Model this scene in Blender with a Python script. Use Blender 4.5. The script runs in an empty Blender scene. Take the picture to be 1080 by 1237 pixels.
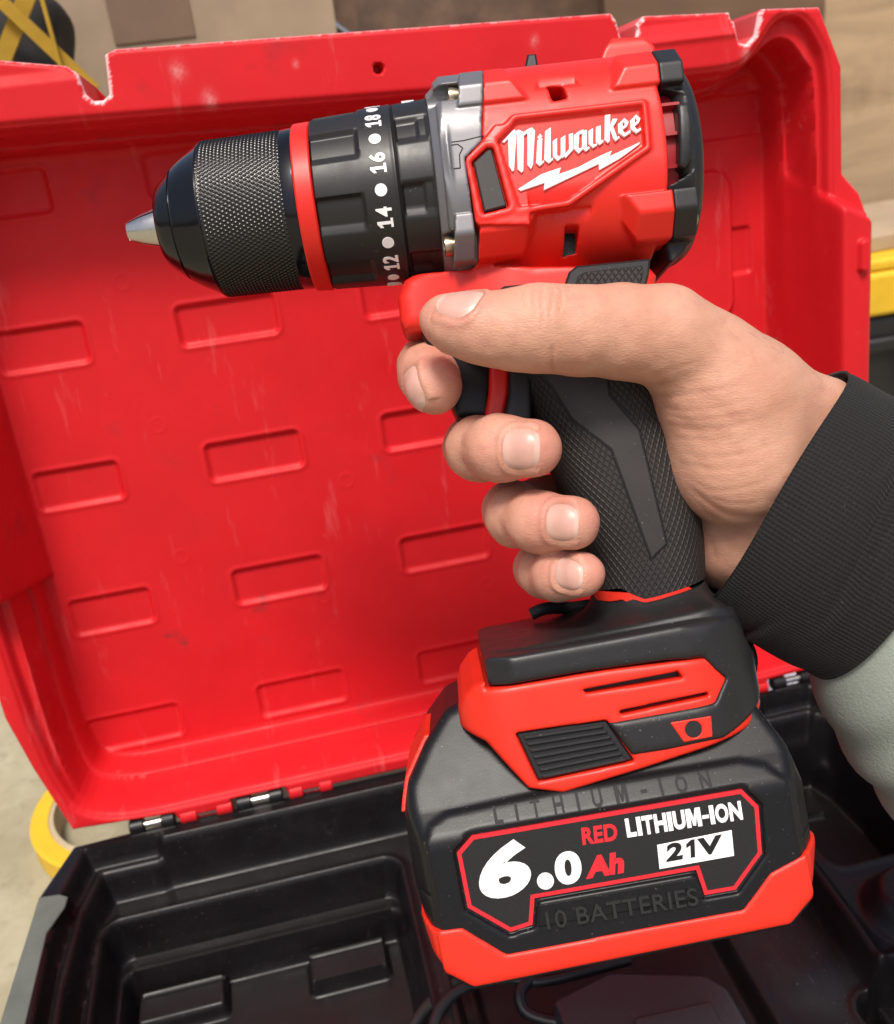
import bpy, math, random
import numpy as np
from mathutils import Matrix, Vector, Euler
random.seed(7); np.random.seed(7)
R = math.radians
scene = bpy.context.scene
COL = scene.collection

# ------------------------------------------------------------------ camera, world, sun
# World: x along the hinge of the case, y away from the viewer, z up; metres (modelling numbers are millimetres).
CASE_H = 75.0                                  # height of the rim of the case above the ground
_X = np.array([0.97266, -0.18206, 0.14416])    # world axes measured in the camera (right, down, forward)
_F = np.array([0.20867, 0.41281, -0.88659])
_B = np.array([-0.10190, -0.89244, -0.43951])
CAM_LOC = np.array([117.66, -352.96, 307.57 + CASE_H])
def c2w(v):
    v = np.asarray(v, float)
    return np.array([v @ _X, -(v @ _F), v @ _B])
c_r, c_u, c_b = c2w((1, 0, 0)), c2w((0, -1, 0)), c2w((0, 0, -1))
CAM_M = Matrix(((c_r[0], c_u[0], c_b[0], CAM_LOC[0]*.001), (c_r[1], c_u[1], c_b[1], CAM_LOC[1]*.001),
                (c_r[2], c_u[2], c_b[2], CAM_LOC[2]*.001), (0, 0, 0, 1)))
cam = bpy.data.cameras.new("camera"); cam_o = bpy.data.objects.new("camera", cam); COL.objects.link(cam_o)
cam_o.matrix_world = CAM_M
cam.sensor_fit = 'HORIZONTAL'; cam.sensor_width = 36.0; cam.lens = 36.0*1176/1080
cam.clip_start = 0.01; cam.clip_end = 400
cam.dof.use_dof = True; cam.dof.focus_distance = 0.262; cam.dof.aperture_fstop = 22.0
scene.camera = cam_o

SUN_EL, SUN_AZ = R(64), R(196)                 # azimuth clockwise from +y: behind the viewer, to the left
w = bpy.data.worlds.new("World"); scene.world = w; w.use_nodes = True
nt = w.node_tree; bg = nt.nodes["Background"]
sky = nt.nodes.new("ShaderNodeTexSky"); sky.sky_type = 'NISHITA'; sky.sun_disc = False
sky.sun_elevation = SUN_EL; sky.sun_rotation = SUN_AZ
sky.air_density = 1.0; sky.dust_density = 5.0; sky.ozone_density = 0.6
nt.links.new(sky.outputs[0], bg.inputs[0]); bg.inputs[1].default_value = 0.11
sl = bpy.data.lights.new("sun", 'SUN'); sl.energy = 2.5; sl.angle = R(14); sl.color = (1.0, 0.95, 0.88)
so = bpy.data.objects.new("sun", sl); COL.objects.link(so)
sd = Vector((math.sin(SUN_AZ)*math.cos(SUN_EL), math.cos(SUN_AZ)*math.cos(SUN_EL), math.sin(SUN_EL)))
so.rotation_euler = sd.to_track_quat('Z', 'Y').to_euler(); so.location = (0, 0, 3)
scene.view_settings.view_transform = 'Standard'; scene.view_settings.look = 'None'
scene.view_settings.exposure = 0.40; scene.view_settings.gamma = 1.0
scene.render.film_transparent = False
try:
    scene.cycles.max_bounces = 8
except Exception: pass

# ------------------------------------------------------------------ materials
def mat(name, col, rough=0.5, metal=0.0, bump=0.0, bscale=400.0, var=0.0, vscale=60.0, rvar=0.0, spec=0.5,
        coat=0.0, sss=0.0, sheen=0.0, dust=0.0, extra=None):
    m = bpy.data.materials.new(name); m.use_nodes = True
    n, l = m.node_tree.nodes, m.node_tree.links
    p = n["Principled BSDF"]
    p.inputs["Roughness"].default_value = rough; p.inputs["Metallic"].default_value = metal
    p.inputs["Specular IOR Level"].default_value = spec
    if coat: p.inputs["Coat Weight"].default_value = coat; p.inputs["Coat Roughness"].default_value = 0.11
    if sss:
        p.inputs["Subsurface Weight"].default_value = sss
        p.inputs["Subsurface Radius"].default_value = (1.0, 0.35, 0.2); p.inputs["Subsurface Scale"].default_value = 0.004
    if sheen: p.inputs["Sheen Weight"].default_value = sheen; p.inputs["Sheen Roughness"].default_value = 0.5
    tc = n.new("ShaderNodeTexCoord")
    def noise(sc, det=4, ro=0.6):
        t = n.new("ShaderNodeTexNoise"); t.inputs["Scale"].default_value = sc; t.inputs["Detail"].default_value = det
        t.inputs["Roughness"].default_value = ro; l.new(tc.outputs["Object"], t.inputs["Vector"]); return t
    def ramp(src, a, b, lo=0.0, hi=1.0):
        r = n.new("ShaderNodeMapRange"); r.inputs[1].default_value = a; r.inputs[2].default_value = b
        r.inputs[3].default_value = lo; r.inputs[4].default_value = hi; l.new(src, r.inputs[0]); return r.outputs[0]
    def mix(fac, a, b):
        x = n.new("ShaderNodeMix"); x.data_type = 'RGBA'
        if isinstance(fac, (int, float)): x.inputs[0].default_value = fac
        else: l.new(fac, x.inputs[0])
        for i, v in ((6, a), (7, b)):
            if isinstance(v, tuple): x.inputs[i].default_value = (*v[:3], 1)
            else: l.new(v, x.inputs[i])
        return x.outputs[2]
    c = tuple(col)
    if var:
        c = mix(ramp(noise(vscale).outputs[0], 0.3, 0.7), tuple(max(0, v*(1-var)) for v in col), tuple(min(1, v*(1+var)) for v in col))
    if dust:
        c = mix(ramp(noise(1500, 2, 0.5).outputs[0], 0.70, 0.78, 0, dust), c, (0.55, 0.5, 0.45))
    H = {"n": n, "l": l, "p": p, "tc": tc, "noise": noise, "ramp": ramp, "mix": mix, "color": c, "height": None, "m": m}
    if extra: extra(H)
    c = H["color"]
    if isinstance(c, tuple): p.inputs["Base Color"].default_value = (*c[:3], 1)
    else: l.new(c, p.inputs["Base Color"])
    if rvar:
        l.new(ramp(noise(vscale*2.2, 5).outputs[0], 0.3, 0.7, max(0, rough-rvar), min(1, rough+rvar)), p.inputs["Roughness"])
    last = None
    if bump:
        b = n.new("ShaderNodeBump"); b.inputs["Strength"].default_value = bump; b.inputs["Distance"].default_value = 0.0004
        l.new(noise(bscale*10, 3).outputs[0], b.inputs["Height"]); last = b
    if H["height"] is not None:
        hsock, dist, st = H["height"]
        b = n.new("ShaderNodeBump"); b.inputs["Strength"].default_value = st; b.inputs["Distance"].default_value = dist
        l.new(hsock, b.inputs["Height"])
        if last: l.new(last.outputs[0], b.inputs["Normal"])
        last = b
    if last: l.new(last.outputs[0], p.inputs["Normal"])
    return m

def math_node(H, op, a, b=None):
    x = H["n"].new("ShaderNodeMath"); x.operation = op
    for i, v in enumerate((a, b)):
        if v is None: continue
        if isinstance(v, (int, float)): x.inputs[i].default_value = v
        else: H["l"].new(v, x.inputs[i])
    return x.outputs[0]

def ex_diamond(H):           # moulded diamond knurl of the rubber grip, in the grip's own arc-length coordinates
    at = H["n"].new("ShaderNodeAttribute"); at.attribute_name = "knurl"
    sp = H["n"].new("ShaderNodeSeparateXYZ"); H["l"].new(at.outputs["Vector"], sp.inputs[0])
    a = math_node(H, 'PINGPONG', math_node(H, 'ADD', sp.outputs[0], sp.outputs[1]), 0.5)
    b = math_node(H, 'PINGPONG', math_node(H, 'SUBTRACT', sp.outputs[0], sp.outputs[1]), 0.5)
    mn = math_node(H, 'MINIMUM', a, b)
    H["height"] = (math_node(H, 'MINIMUM', mn, 0.22), 0.0012, 0.75)

def ex_lid(H):               # scuffs, white scratches, grey smudges and stress-whitened cut edges
    n, l = H["n"], H["l"]
    c = H["color"]
    mp = n.new("ShaderNodeMapping"); mp.inputs["Rotation"].default_value = (0, 0, 0.3); mp.inputs["Scale"].default_value = (60, 9, 9)
    l.new(H["tc"].outputs["Object"], mp.inputs[0])
    t = n.new("ShaderNodeTexNoise"); t.inputs["Scale"].default_value = 1.6; t.inputs["Detail"].default_value = 6; t.inputs["Roughness"].default_value = .7
    l.new(mp.outputs[0], t.inputs["Vector"])
    c = H["mix"](H["ramp"](t.outputs[0], 0.60, 0.78, 0, 0.38), c, (0.75, 0.2, 0.2))
    t3 = H["noise"](24, 6, .65)
    c = H["mix"](H["ramp"](t3.outputs[0], 0.63, 0.80, 0, 0.5), c, (0.13, 0.03, 0.035))
    t4 = H["noise"](70, 6, .75)
    c = H["mix"](H["ramp"](t4.outputs[0], 0.67, 0.76, 0, 0.45), c, (0.8, 0.32, 0.32))
    at = n.new("ShaderNodeAttribute"); at.attribute_name = "wear"
    c = H["mix"](at.outputs["Fac"], c, (0.85, 0.6, 0.6))
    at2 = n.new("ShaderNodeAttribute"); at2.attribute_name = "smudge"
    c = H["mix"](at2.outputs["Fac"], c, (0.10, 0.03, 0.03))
    H["color"] = c

def ex_tray(H):              # pale rubbed marks and dust in the tray
    n, l = H["n"], H["l"]
    mp = n.new("ShaderNodeMapping"); mp.inputs["Rotation"].default_value = (0, 0, 0.5); mp.inputs["Scale"].default_value = (80, 14, 20)
    l.new(H["tc"].outputs["Object"], mp.inputs[0])
    t = n.new("ShaderNodeTexNoise"); t.inputs["Scale"].default_value = 2.2; t.inputs["Detail"].default_value = 7; t.inputs["Roughness"].default_value = .75
    l.new(mp.outputs[0], t.inputs["Vector"])
    c = H["mix"](H["ramp"](t.outputs[0], 0.62, 0.80, 0, 0.22), H["color"], (0.16, 0.14, 0.15))
    t = H["noise"](120, 6, .75)
    H["color"] = H["mix"](H["ramp"](t.outputs[0], 0.66, 0.78, 0, 0.18), c, (0.22, 0.20, 0.20))
def ex_skin(H):
    n, l = H["n"], H["l"]
    at = n.new("ShaderNodeAttribute"); at.attribute_name = "flush"
    c = H["mix"](at.outputs["Fac"], H["color"], (0.56, 0.205, 0.165))
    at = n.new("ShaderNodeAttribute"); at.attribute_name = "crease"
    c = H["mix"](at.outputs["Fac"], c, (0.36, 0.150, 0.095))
    t = H["noise"](55, 5, .65)
    c = H["mix"](H["ramp"](t.outputs[0], .38, .66, 0, .65), c, (0.585, 0.325, 0.225))
    t = H["noise"](260, 4, .6)
    c = H["mix"](H["ramp"](t.outputs[0], .50, .70, 0, .42), c, (0.48, 0.205, 0.15))
    H["color"] = c
    mp = n.new("ShaderNodeMapping"); mp.inputs["Scale"].default_value = (350, 900, 500); mp.inputs["Rotation"].default_value = (0, 0, -0.35)
    l.new(H["tc"].outputs["Object"], mp.inputs[0])
    v = n.new("ShaderNodeTexVoronoi"); v.feature = 'DISTANCE_TO_EDGE'; v.inputs["Scale"].default_value = 1.6
    l.new(mp.outputs[0], v.inputs["Vector"])
    mp2 = n.new("ShaderNodeMapping"); mp2.inputs["Scale"].default_value = (60, 330, 120); mp2.inputs["Rotation"].default_value = (0, 0, -0.2)
    l.new(H["tc"].outputs["Object"], mp2.inputs[0])
    t2 = n.new("ShaderNodeTexNoise"); t2.inputs["Scale"].default_value = 1.5; t2.inputs["Detail"].default_value = 5; l.new(mp2.outputs[0], t2.inputs["Vector"])
    hh = math_node(H, 'ADD', math_node(H, 'MINIMUM', v.outputs[0], 0.25), math_node(H, 'MULTIPLY', t2.outputs[0], .75))
    H["height"] = (hh, 0.00026, 0.65)

def ex_knit(H):              # fine ribbed knit of the cuff, in the sleeve's own coordinates
    n, l = H["n"], H["l"]
    at = n.new("ShaderNodeAttribute"); at.attribute_name = "knit"
    sp = n.new("ShaderNodeSeparateXYZ"); l.new(at.outputs["Vector"], sp.inputs[0])
    a = math_node(H, 'PINGPONG', sp.outputs[0], 0.5)
    b = math_node(H, 'PINGPONG', math_node(H, 'ADD', sp.outputs[1], math_node(H, 'MULTIPLY', a, 0.9)), 0.5)
    hh = math_node(H, 'ADD', math_node(H, 'MULTIPLY', a, 1.4), math_node(H, 'MULTIPLY', b, .7))
    H["height"] = (hh, 0.0006, 0.5)
    kc = H["mix"](H["ramp"](H["noise"](900, 3, .6).outputs[0], .66, .74, 0, .5), (0.006, 0.0055, 0.0054), (0.085, 0.08, 0.076))
    H["color"] = H["mix"](H["ramp"](hh, .2, .9), kc, (0.0135, 0.0122, 0.012))

def ex_wood(H):
    n, l = H["n"], H["l"]
    mp = n.new("ShaderNodeMapping"); mp.inputs["Scale"].default_value = (3.0, 12, 16); l.new(H["tc"].outputs["Object"], mp.inputs[0])
    t = n.new("ShaderNodeTexNoise"); t.inputs["Scale"].default_value = 2.2; t.inputs["Detail"].default_value = 7; t.inputs["Distortion"].default_value = 1.2
    l.new(mp.outputs[0], t.inputs["Vector"])
    c = H["mix"](H["ramp"](t.outputs[0], .35, .7), H["color"], tuple(x*.72 for x in H["base"])) if "base" in H else H["color"]
    t2 = H["noise"](9, 5)
    c = H["mix"](H["ramp"](t2.outputs[0], .55, .75, 0, .6), c, (0.13, 0.075, 0.035))
    H["color"] = c
def ex_wood_of(col):
    def f(H): H["base"] = col; ex_wood(H)
    return f

def ex_ground(H):
    t = H["noise"](14, 6, .7); t2 = H["noise"](90, 4, .6)
    c = H["mix"](H["ramp"](t.outputs[0], .4, .7), (0.29, 0.255, 0.16), (0.42, 0.38, 0.26))
    H["color"] = H["mix"](H["ramp"](t2.outputs[0], .55, .75, 0, .6), c, (0.20, 0.18, 0.12))

M = {}
M["lid"] = mat("lid_red_plastic", (0.60, 0.0115, 0.017), .50, bump=.12, bscale=150, var=.06, vscale=25, rvar=.10, spec=.24, extra=ex_lid)
M["red"] = mat("drill_red_plastic", (0.66, 0.016, 0.008), .40, bump=.07, bscale=260, var=.04, rvar=.07, spec=.45)
M["orange_red"] = mat("battery_red_plastic", (0.70, 0.022, 0.008), .44, bump=.07, bscale=260, var=.04, rvar=.07, spec=.45)
M["maroon"] = mat("inner_red_plastic", (0.30, 0.006, 0.012), .5, bump=.1)
M["black"] = mat("black_plastic", (0.0085, 0.0085, 0.0098), .34, bump=.07, bscale=260, rvar=.02, dust=.25, spec=.22)
M["blackmatte"] = mat("charcoal_plastic", (0.0145, 0.014, 0.0152), .42, bump=.10, bscale=260, rvar=.05, dust=.2, spec=.38)
M["label"] = mat("label_black", (0.011, 0.0105, 0.011), .45, bump=.25, bscale=260, spec=.4)
M["ink"] = mat("dark_lettering", (0.008, 0.008, 0.009), .6, spec=.3)
M["rubber"] = mat("grip_rubber", (0.022, 0.0185, 0.0175), .55, bump=.05, bscale=200, spec=.35, var=.12, vscale=80, extra=ex_diamond)
M["rubberflat"] = mat("grip_inlay_rubber", (0.026, 0.0215, 0.021), .52, spec=.4, bump=.1, bscale=260, var=.15, vscale=60, dust=.25)
M["collar"] = mat("collar_plastic", (0.014, 0.0122, 0.0122), .43, spec=.45, bump=.06, bscale=260, rvar=.07, dust=.2)
M["chuck"] = mat("chuck_black_metal", (0.030, 0.030, 0.034), .13, metal=.85, rvar=.04)
M["knurl"] = mat("chuck_knurl_metal", (0.050, 0.048, 0.047), .24, metal=.92, rvar=.06)
M["steel"] = mat("steel", (0.58, 0.55, 0.52), .28, metal=1.0, rvar=.1)
M["screw"] = mat("screw_steel", (0.45, 0.36, 0.25), .3, metal=1.0)
M["grey"] = mat("gear_case_grey", (0.17, 0.165, 0.175), .38, metal=.35, bump=.04, bscale=260, var=.06, rvar=.06)
M["white"] = mat("white_print", (0.86, 0.85, 0.84), .5, var=.03)
M["logo"] = mat("white_lettering", (0.88, 0.80, 0.80), .45, var=.03)
M["redprint"] = mat("red_print", (0.66, 0.012, 0.022), .45)
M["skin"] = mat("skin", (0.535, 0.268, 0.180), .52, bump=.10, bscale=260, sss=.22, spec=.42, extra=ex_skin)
def ex_nail(H):
    at = H["n"].new("ShaderNodeAttribute"); at.attribute_name = "free"
    H["color"] = H["mix"](at.outputs["Fac"], H["color"], (0.72, 0.55, 0.46))
M["nail"] = mat("fingernail", (0.57, 0.315, 0.255), .36, sss=.15, var=.08, vscale=150, spec=.5, extra=ex_nail)
M["hair"] = mat("arm_hair", (0.10, 0.055, 0.035), .5)
M["knit"] = mat("black_knit", (0.02, 0.02, 0.02), .85, sheen=.06, spec=.3, extra=ex_knit)
M["sleeve"] = mat("pale_green_cloth", (0.255, 0.285, 0.24), .8, bump=.6, bscale=110, var=.08, vscale=40, sheen=.1)
M["lining"] = mat("pink_lining", (0.5, 0.2, 0.17), .8)
M["base"] = mat("case_black_plastic", (0.0068, 0.0055, 0.0064), .40, bump=.06, bscale=200, var=.25, vscale=30, rvar=.10, dust=.25, spec=.36, extra=ex_tray)
M["cord"] = mat("black_cord", (0.012, 0.012, 0.013), .6, bump=.9, bscale=150)
M["cable"] = mat("cable_black", (0.012, 0.012, 0.013), .35)
M["yellow"] = mat("yellow_plastic", (0.72, 0.44, 0.02), .4, var=.06, rvar=.06)
M["strap"] = mat("mustard_webbing", (0.42, 0.25, 0.015), .75, bump=.6, bscale=120, var=.15)
M["tan"] = mat("tape_core_card", (0.45, 0.36, 0.22), .7, var=.1)
M["card"] = mat("cardboard", (0.36, 0.265, 0.175), .8, var=.14, vscale=18, bump=.2)
M["card2"] = mat("cardboard_dark", (0.19, 0.12, 0.078), .8, var=.15, vscale=14, bump=.2)
M["ply"] = mat("plywood", (0.52, 0.36, 0.215), .7, var=.08, vscale=10, extra=ex_wood_of((0.52, 0.36, 0.215)))
M["wood"] = mat("dark_wood", (0.16, 0.09, 0.05), .7, var=.2, vscale=12, extra=ex_wood_of((0.16, 0.09, 0.05)))
M["leather"] = mat("brown_sheet", (0.125, 0.072, 0.043), .55, var=.5, vscale=40, bump=.4, bscale=30, extra=ex_wood_of((0.125, 0.072, 0.043)))
M["cloth"] = mat("black_cloth", (0.02, 0.017, 0.015), .8, bump=.5)
M["charger"] = mat("charger_plastic", (0.026, 0.028, 0.032), .33, bump=.06, bscale=200, rvar=.05, dust=.3, spec=.55)
M["greygreen"] = mat("grey_green_strip", (0.105, 0.118, 0.10), .6, bump=.3, bscale=120, var=.15, vscale=60)
M["emboss"] = mat("embossed_black", (0.014, 0.0135, 0.014), .34, spec=.55)
M["paper"] = mat("white_sheet", (0.70, 0.70, 0.76), .5, var=.04)
M["ground"] = mat("ground_concrete", (0.35, 0.31, 0.2), .8, bump=.6, bscale=40, extra=ex_ground)

# ------------------------------------------------------------------ mesh helpers
def npmesh(name, V, quads=None, tris=None, m=None, parent=None, smooth=True, sharp=None, scale=.001):
    V = np.asarray(V, np.float32)*scale
    me = bpy.data.meshes.new(name)
    parts = []
    if quads is not None and len(quads): parts.append(np.asarray(quads, np.int32))
    if tris is not None and len(tris): parts.append(np.asarray(tris, np.int32))
    me.vertices.add(len(V)); me.vertices.foreach_set("co", V.ravel())
    nl = sum(p.size for p in parts); npoly = sum(len(p) for p in parts)
    me.loops.add(nl); me.loops.foreach_set("vertex_index", np.concatenate([p.ravel() for p in parts]))
    me.polygons.add(npoly)
    ls = []; off = 0
    for p in parts:
        ls.append(off + np.arange(len(p))*p.shape[1]); off += p.size
    me.polygons.foreach_set("loop_start", np.concatenate(ls).astype(np.int32))
    me.update(calc_edges=True); me.validate()
    return link(name, me, m, parent, smooth, sharp)
def link(name, me, m=None, parent=None, smooth=True, sharp=None):
    o = bpy.data.objects.new(name, me); COL.objects.link(o)
    if m: me.materials.append(m)
    if smooth:
        me.shade_smooth()
        if sharp: me.set_sharp_from_angle(angle=R(sharp))
    if parent: o.parent = parent
    return o
def pymesh(name, V, F, m=None, parent=None, smooth=False, sharp=None):
    me = bpy.data.meshes.new(name); me.from_pydata([tuple(float(c)*.001 for c in v) for v in V], [], F); me.update()
    return link(name, me, m, parent, smooth, sharp)
def attr(o, name, data, typ='FLOAT'):
    a = o.data.attributes.new(name, typ, 'POINT'); a.data.foreach_set("value" if typ == 'FLOAT' else "vector", np.asarray(data, np.float32).ravel())
def bevel(o, wd, seg=2, ang=30):
    b = o.modifiers.new("bevel", 'BEVEL'); b.width = wd*.001; b.segments = seg; b.limit_method = 'ANGLE'; b.angle_limit = R(ang); return o
def thing(name, label, cat, M4=None, group=None):
    o = bpy.data.objects.new(name, None); COL.objects.link(o); o["label"] = label; o["category"] = cat
    o.empty_display_size = .02
    if M4 is not None: o.matrix_world = M4
    if group: o["group"] = group
    return o

def smin(a, b, k):
    if np.ndim(k) == 0 and k <= 0: return np.minimum(a, b)
    h = np.maximum(k-np.abs(a-b), 0)/k
    return np.minimum(a, b)-h*h*k*.25
def smax(a, b, k): return -smin(-a, -b, k)
def box(x, y, z, c, hf, r=0.0):
    qx, qy, qz = np.abs(x-c[0])-hf[0]+r, np.abs(y-c[1])-hf[1]+r, np.abs(z-c[2])-hf[2]+r
    return np.sqrt(np.maximum(qx, 0)**2+np.maximum(qy, 0)**2+np.maximum(qz, 0)**2)+np.minimum(np.maximum(qx, np.maximum(qy, qz)), 0)-r
def rect(x, y, c, hf, r=0.0):
    qx, qy = np.abs(x-c[0])-hf[0]+r, np.abs(y-c[1])-hf[1]+r
    return np.sqrt(np.maximum(qx, 0)**2+np.maximum(qy, 0)**2)+np.minimum(np.maximum(qx, qy), 0)-r
def rect2(x, y, x0, y0, x1, y1, r=0.0): return rect(x, y, ((x0+x1)/2, (y0+y1)/2), (abs(x1-x0)/2, abs(y1-y0)/2), r)
def poly2(x, y, P):
    P = np.asarray(P, np.float32); d = np.full(np.shape(x), 1e9, np.float32); s = np.ones(np.shape(x), np.float32)
    for i in range(len(P)):
        a, b = P[i], P[i-1]; ex, ey = b-a; wx, wy = x-a[0], y-a[1]
        t = np.clip((wx*ex+wy*ey)/(ex*ex+ey*ey+1e-12), 0, 1)
        d = np.minimum(d, (wx-ex*t)**2+(wy-ey*t)**2)
        c1, c2, c3 = y >= a[1], y < b[1], ex*wy > ey*wx
        s = np.where((c1 & c2 & c3) | (~c1 & ~c2 & ~c3), -s, s)
    return s*np.sqrt(d)
def cone(x, y, z, a, b, ra, rb):
    a, b = np.asarray(a, float), np.asarray(b, float); e = b-a
    t = np.clip(((x-a[0])*e[0]+(y-a[1])*e[1]+(z-a[2])*e[2])/(e@e), 0, 1)
    return np.sqrt((x-a[0]-e[0]*t)**2+(y-a[1]-e[1]*t)**2+(z-a[2]-e[2]*t)**2)-(ra+(rb-ra)*t)

def sdf_surface(f, lo, hi, h):
    lo, hi = np.asarray(lo, float), np.asarray(hi, float); K = 4; C = K*h
    nb = np.ceil((hi-lo)/C).astype(int)
    cc = [lo[i]+(np.arange(nb[i])+.5)*C for i in range(3)]
    g = np.stack(np.meshgrid(*cc, indexing='ij'), -1).reshape(-1, 3).astype(np.float32)
    d = f(g[:, 0], g[:, 1], g[:, 2]).reshape(nb)
    act = np.abs(d) < C*1.25
    n = nb*K+1
    G = np.empty(n, np.float32); sg = np.where(d < 0, -1., 1.).astype(np.float32)
    for ax in range(3): sg = np.repeat(sg, K, ax)
    G[:-1, :-1, :-1] = sg; G[-1] = G[-2]; G[:, -1] = G[:, -2]; G[:, :, -1] = G[:, :, -2]
    ac = act
    for ax in range(3): ac = np.repeat(ac, K, ax)
    Mk = np.zeros(n, bool)
    for dx in (0, 1):
        for dy in (0, 1):
            for dz in (0, 1): Mk[dx:dx+n[0]-1, dy:dy+n[1]-1, dz:dz+n[2]-1] |= ac
    ii = np.argwhere(Mk); p = (lo+ii*h).astype(np.float32)
    G[Mk] = f(p[:, 0], p[:, 1], p[:, 2])
    s = G < 0
    cnt = np.zeros(n-1, np.int8)
    for dx in (0, 1):
        for dy in (0, 1):
            for dz in (0, 1): cnt += s[dx:dx+n[0]-1, dy:dy+n[1]-1, dz:dz+n[2]-1]
    cell = np.argwhere((cnt > 0) & (cnt < 8))
    cor = [(a, b, c) for a in (0, 1) for b in (0, 1) for c in (0, 1)]
    val = {q: G[cell[:, 0]+q[0], cell[:, 1]+q[1], cell[:, 2]+q[2]] for q in cor}
    acc = np.zeros((len(cell), 3), np.float32); num = np.zeros(len(cell), np.float32)
    for q in cor:
        for ax in range(3):
            if q[ax]: continue
            q2 = list(q); q2[ax] = 1; q2 = tuple(q2)
            a, b = val[q], val[q2]; mk = (a < 0) != (b < 0)
            t = np.where(mk, a/(a-b+1e-20*(a == b)), 0)
            pos = np.tile(np.array(q, np.float32), (len(cell), 1)); pos[:, ax] += t
            acc += np.where(mk[:, None], pos, 0); num += mk
    V = lo+(cell+acc/num[:, None])*h
    ID = np.full(n-1, -1, np.int32); ID[tuple(cell.T)] = np.arange(len(cell))
    quads = []
    for ax in range(3):
        s0 = np.take(s, range(n[ax]-1), ax); s1 = np.take(s, range(1, n[ax]), ax)
        e = np.argwhere(s0 != s1); b1, b2 = (ax+1) % 3, (ax+2) % 3
        e = e[(e[:, b1] > 0) & (e[:, b2] > 0) & (e[:, b1] < n[b1]-1) & (e[:, b2] < n[b2]-1)]
        inside0 = s0[tuple(e.T)]
        def at(o1, o2):
            q = e.copy(); q[:, b1] += o1; q[:, b2] += o2; return ID[tuple(q.T)]
        qd = np.stack([at(-1, -1), at(0, -1), at(0, 0), at(-1, 0)], 1)
        qd[~inside0] = qd[~inside0][:, ::-1]
        quads.append(qd)
    return V, np.concatenate(quads)

# ------------------------------------------------------------------ the drill's own frames (mm)
# Q: drill plane, x right, y up, h towards the viewer. A: along the chuck axis. G: along the foot and battery.
def Q(u, v, h=0.0):
    k = (280-h)/1176.0
    return np.array([(u-540)*k, -(v-618.5)*k, h])
def frame(deg, ox, oy):
    c, s = math.cos(R(deg)), math.sin(R(deg))
    def to(V):
        V = np.asarray(V, float); o = V.copy()
        o[..., 0] = V[..., 0]*c-V[..., 1]*s+ox; o[..., 1] = V[..., 0]*s+V[..., 1]*c+oy
        return o
    def fr(p):
        x, y = p[0]-ox, p[1]-oy
        return np.array([x*c+y*s, -x*s+y*c, p[2]])
    return to, fr
A2Q, Q2A = frame(6.5, 0, 91.2)
C2Q, Q2C = frame(7.0, 0, 91.9)
G2Q, Q2G = frame(10.0, 0, -40)
def pA(u, v, h): return Q2A(Q(u, v, h))[:2]
def pC(u, v, h): return Q2C(Q(u, v, h))[:2]
def pG(u, v, h): return Q2G(Q(u, v, h))[:2]
DRILL_M = CAM_M @ Matrix.Translation((0, 0, -0.280))
drill = thing("power_drill", "red and black cordless drill with keyless chuck, held upright in the hand", "drill", DRILL_M)

def sdf_part(name, f, lo, hi, h, to, m, parent, **k):
    V, q = sdf_surface(f, lo, hi, h)
    return npmesh(name, to(V) if to else V, q, None, m, parent, True, **k)
def lathe(name, prof, m, parent, to=C2Q, seg=96, rfun=None, sharp=35, caps=True, axis=(0, 0)):
    prof = np.asarray(prof, float); th = np.arange(seg)*2*math.pi/seg
    a = np.repeat(prof[:, 0], seg).reshape(-1, seg); r = np.repeat(prof[:, 1], seg).reshape(-1, seg); T = np.tile(th, (len(prof), 1))
    if rfun: r = rfun(a, r, T)
    V = np.stack([a, axis[0]+r*np.sin(T), axis[1]+r*np.cos(T)], -1).reshape(-1, 3)
    n = len(prof); i = np.arange(n-1)[:, None]*seg; j = np.arange(seg)[None, :]; j2 = (j+1) % seg
    qd = np.stack([i+j, i+j2, i+seg+j2, i+seg+j], -1).reshape(-1, 4)
    tr = None
    if caps:
        V = np.concatenate([V, [[prof[0, 0], *axis], [prof[-1, 0], *axis]]])
        c0, c1 = len(V)-2, len(V)-1; jj = np.arange(seg); j3 = (jj+1) % seg
        tr = np.concatenate([np.stack([np.full(seg, c0), j3, jj], 1), np.stack([np.full(seg, c1), (n-1)*seg+jj, (n-1)*seg+j3], 1)])
    return npmesh(name, to(V) if to else V, qd, tr, m, parent, True, sharp)
def ear(P):
    P = [tuple(map(float, p)) for p in P]; n = len(P); idx = list(range(n)); out = []
    area = sum(P[i-1][0]*P[i][1]-P[i][0]*P[i-1][1] for i in range(n))
    if area < 0: idx.reverse()
    cr = lambda a, b, c: (b[0]-a[0])*(c[1]-a[1])-(b[1]-a[1])*(c[0]-a[0])
    guard = 0
    while len(idx) > 3 and guard < 2000:
        guard += 1; ok = False
        for k in range(len(idx)):
            a, b, c = idx[k-1], idx[k], idx[(k+1) % len(idx)]
            if cr(P[a], P[b], P[c]) <= 1e-9: continue
            if any(cr(P[a], P[b], P[q]) >= 0 and cr(P[b], P[c], P[q]) >= 0 and cr(P[c], P[a], P[q]) >= 0 for q in idx if q not in (a, b, c)): continue
            out.append((a, b, c)); idx.pop(k); ok = True; break
        if not ok: break
    if len(idx) == 3: out.append(tuple(idx))
    return out
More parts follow.
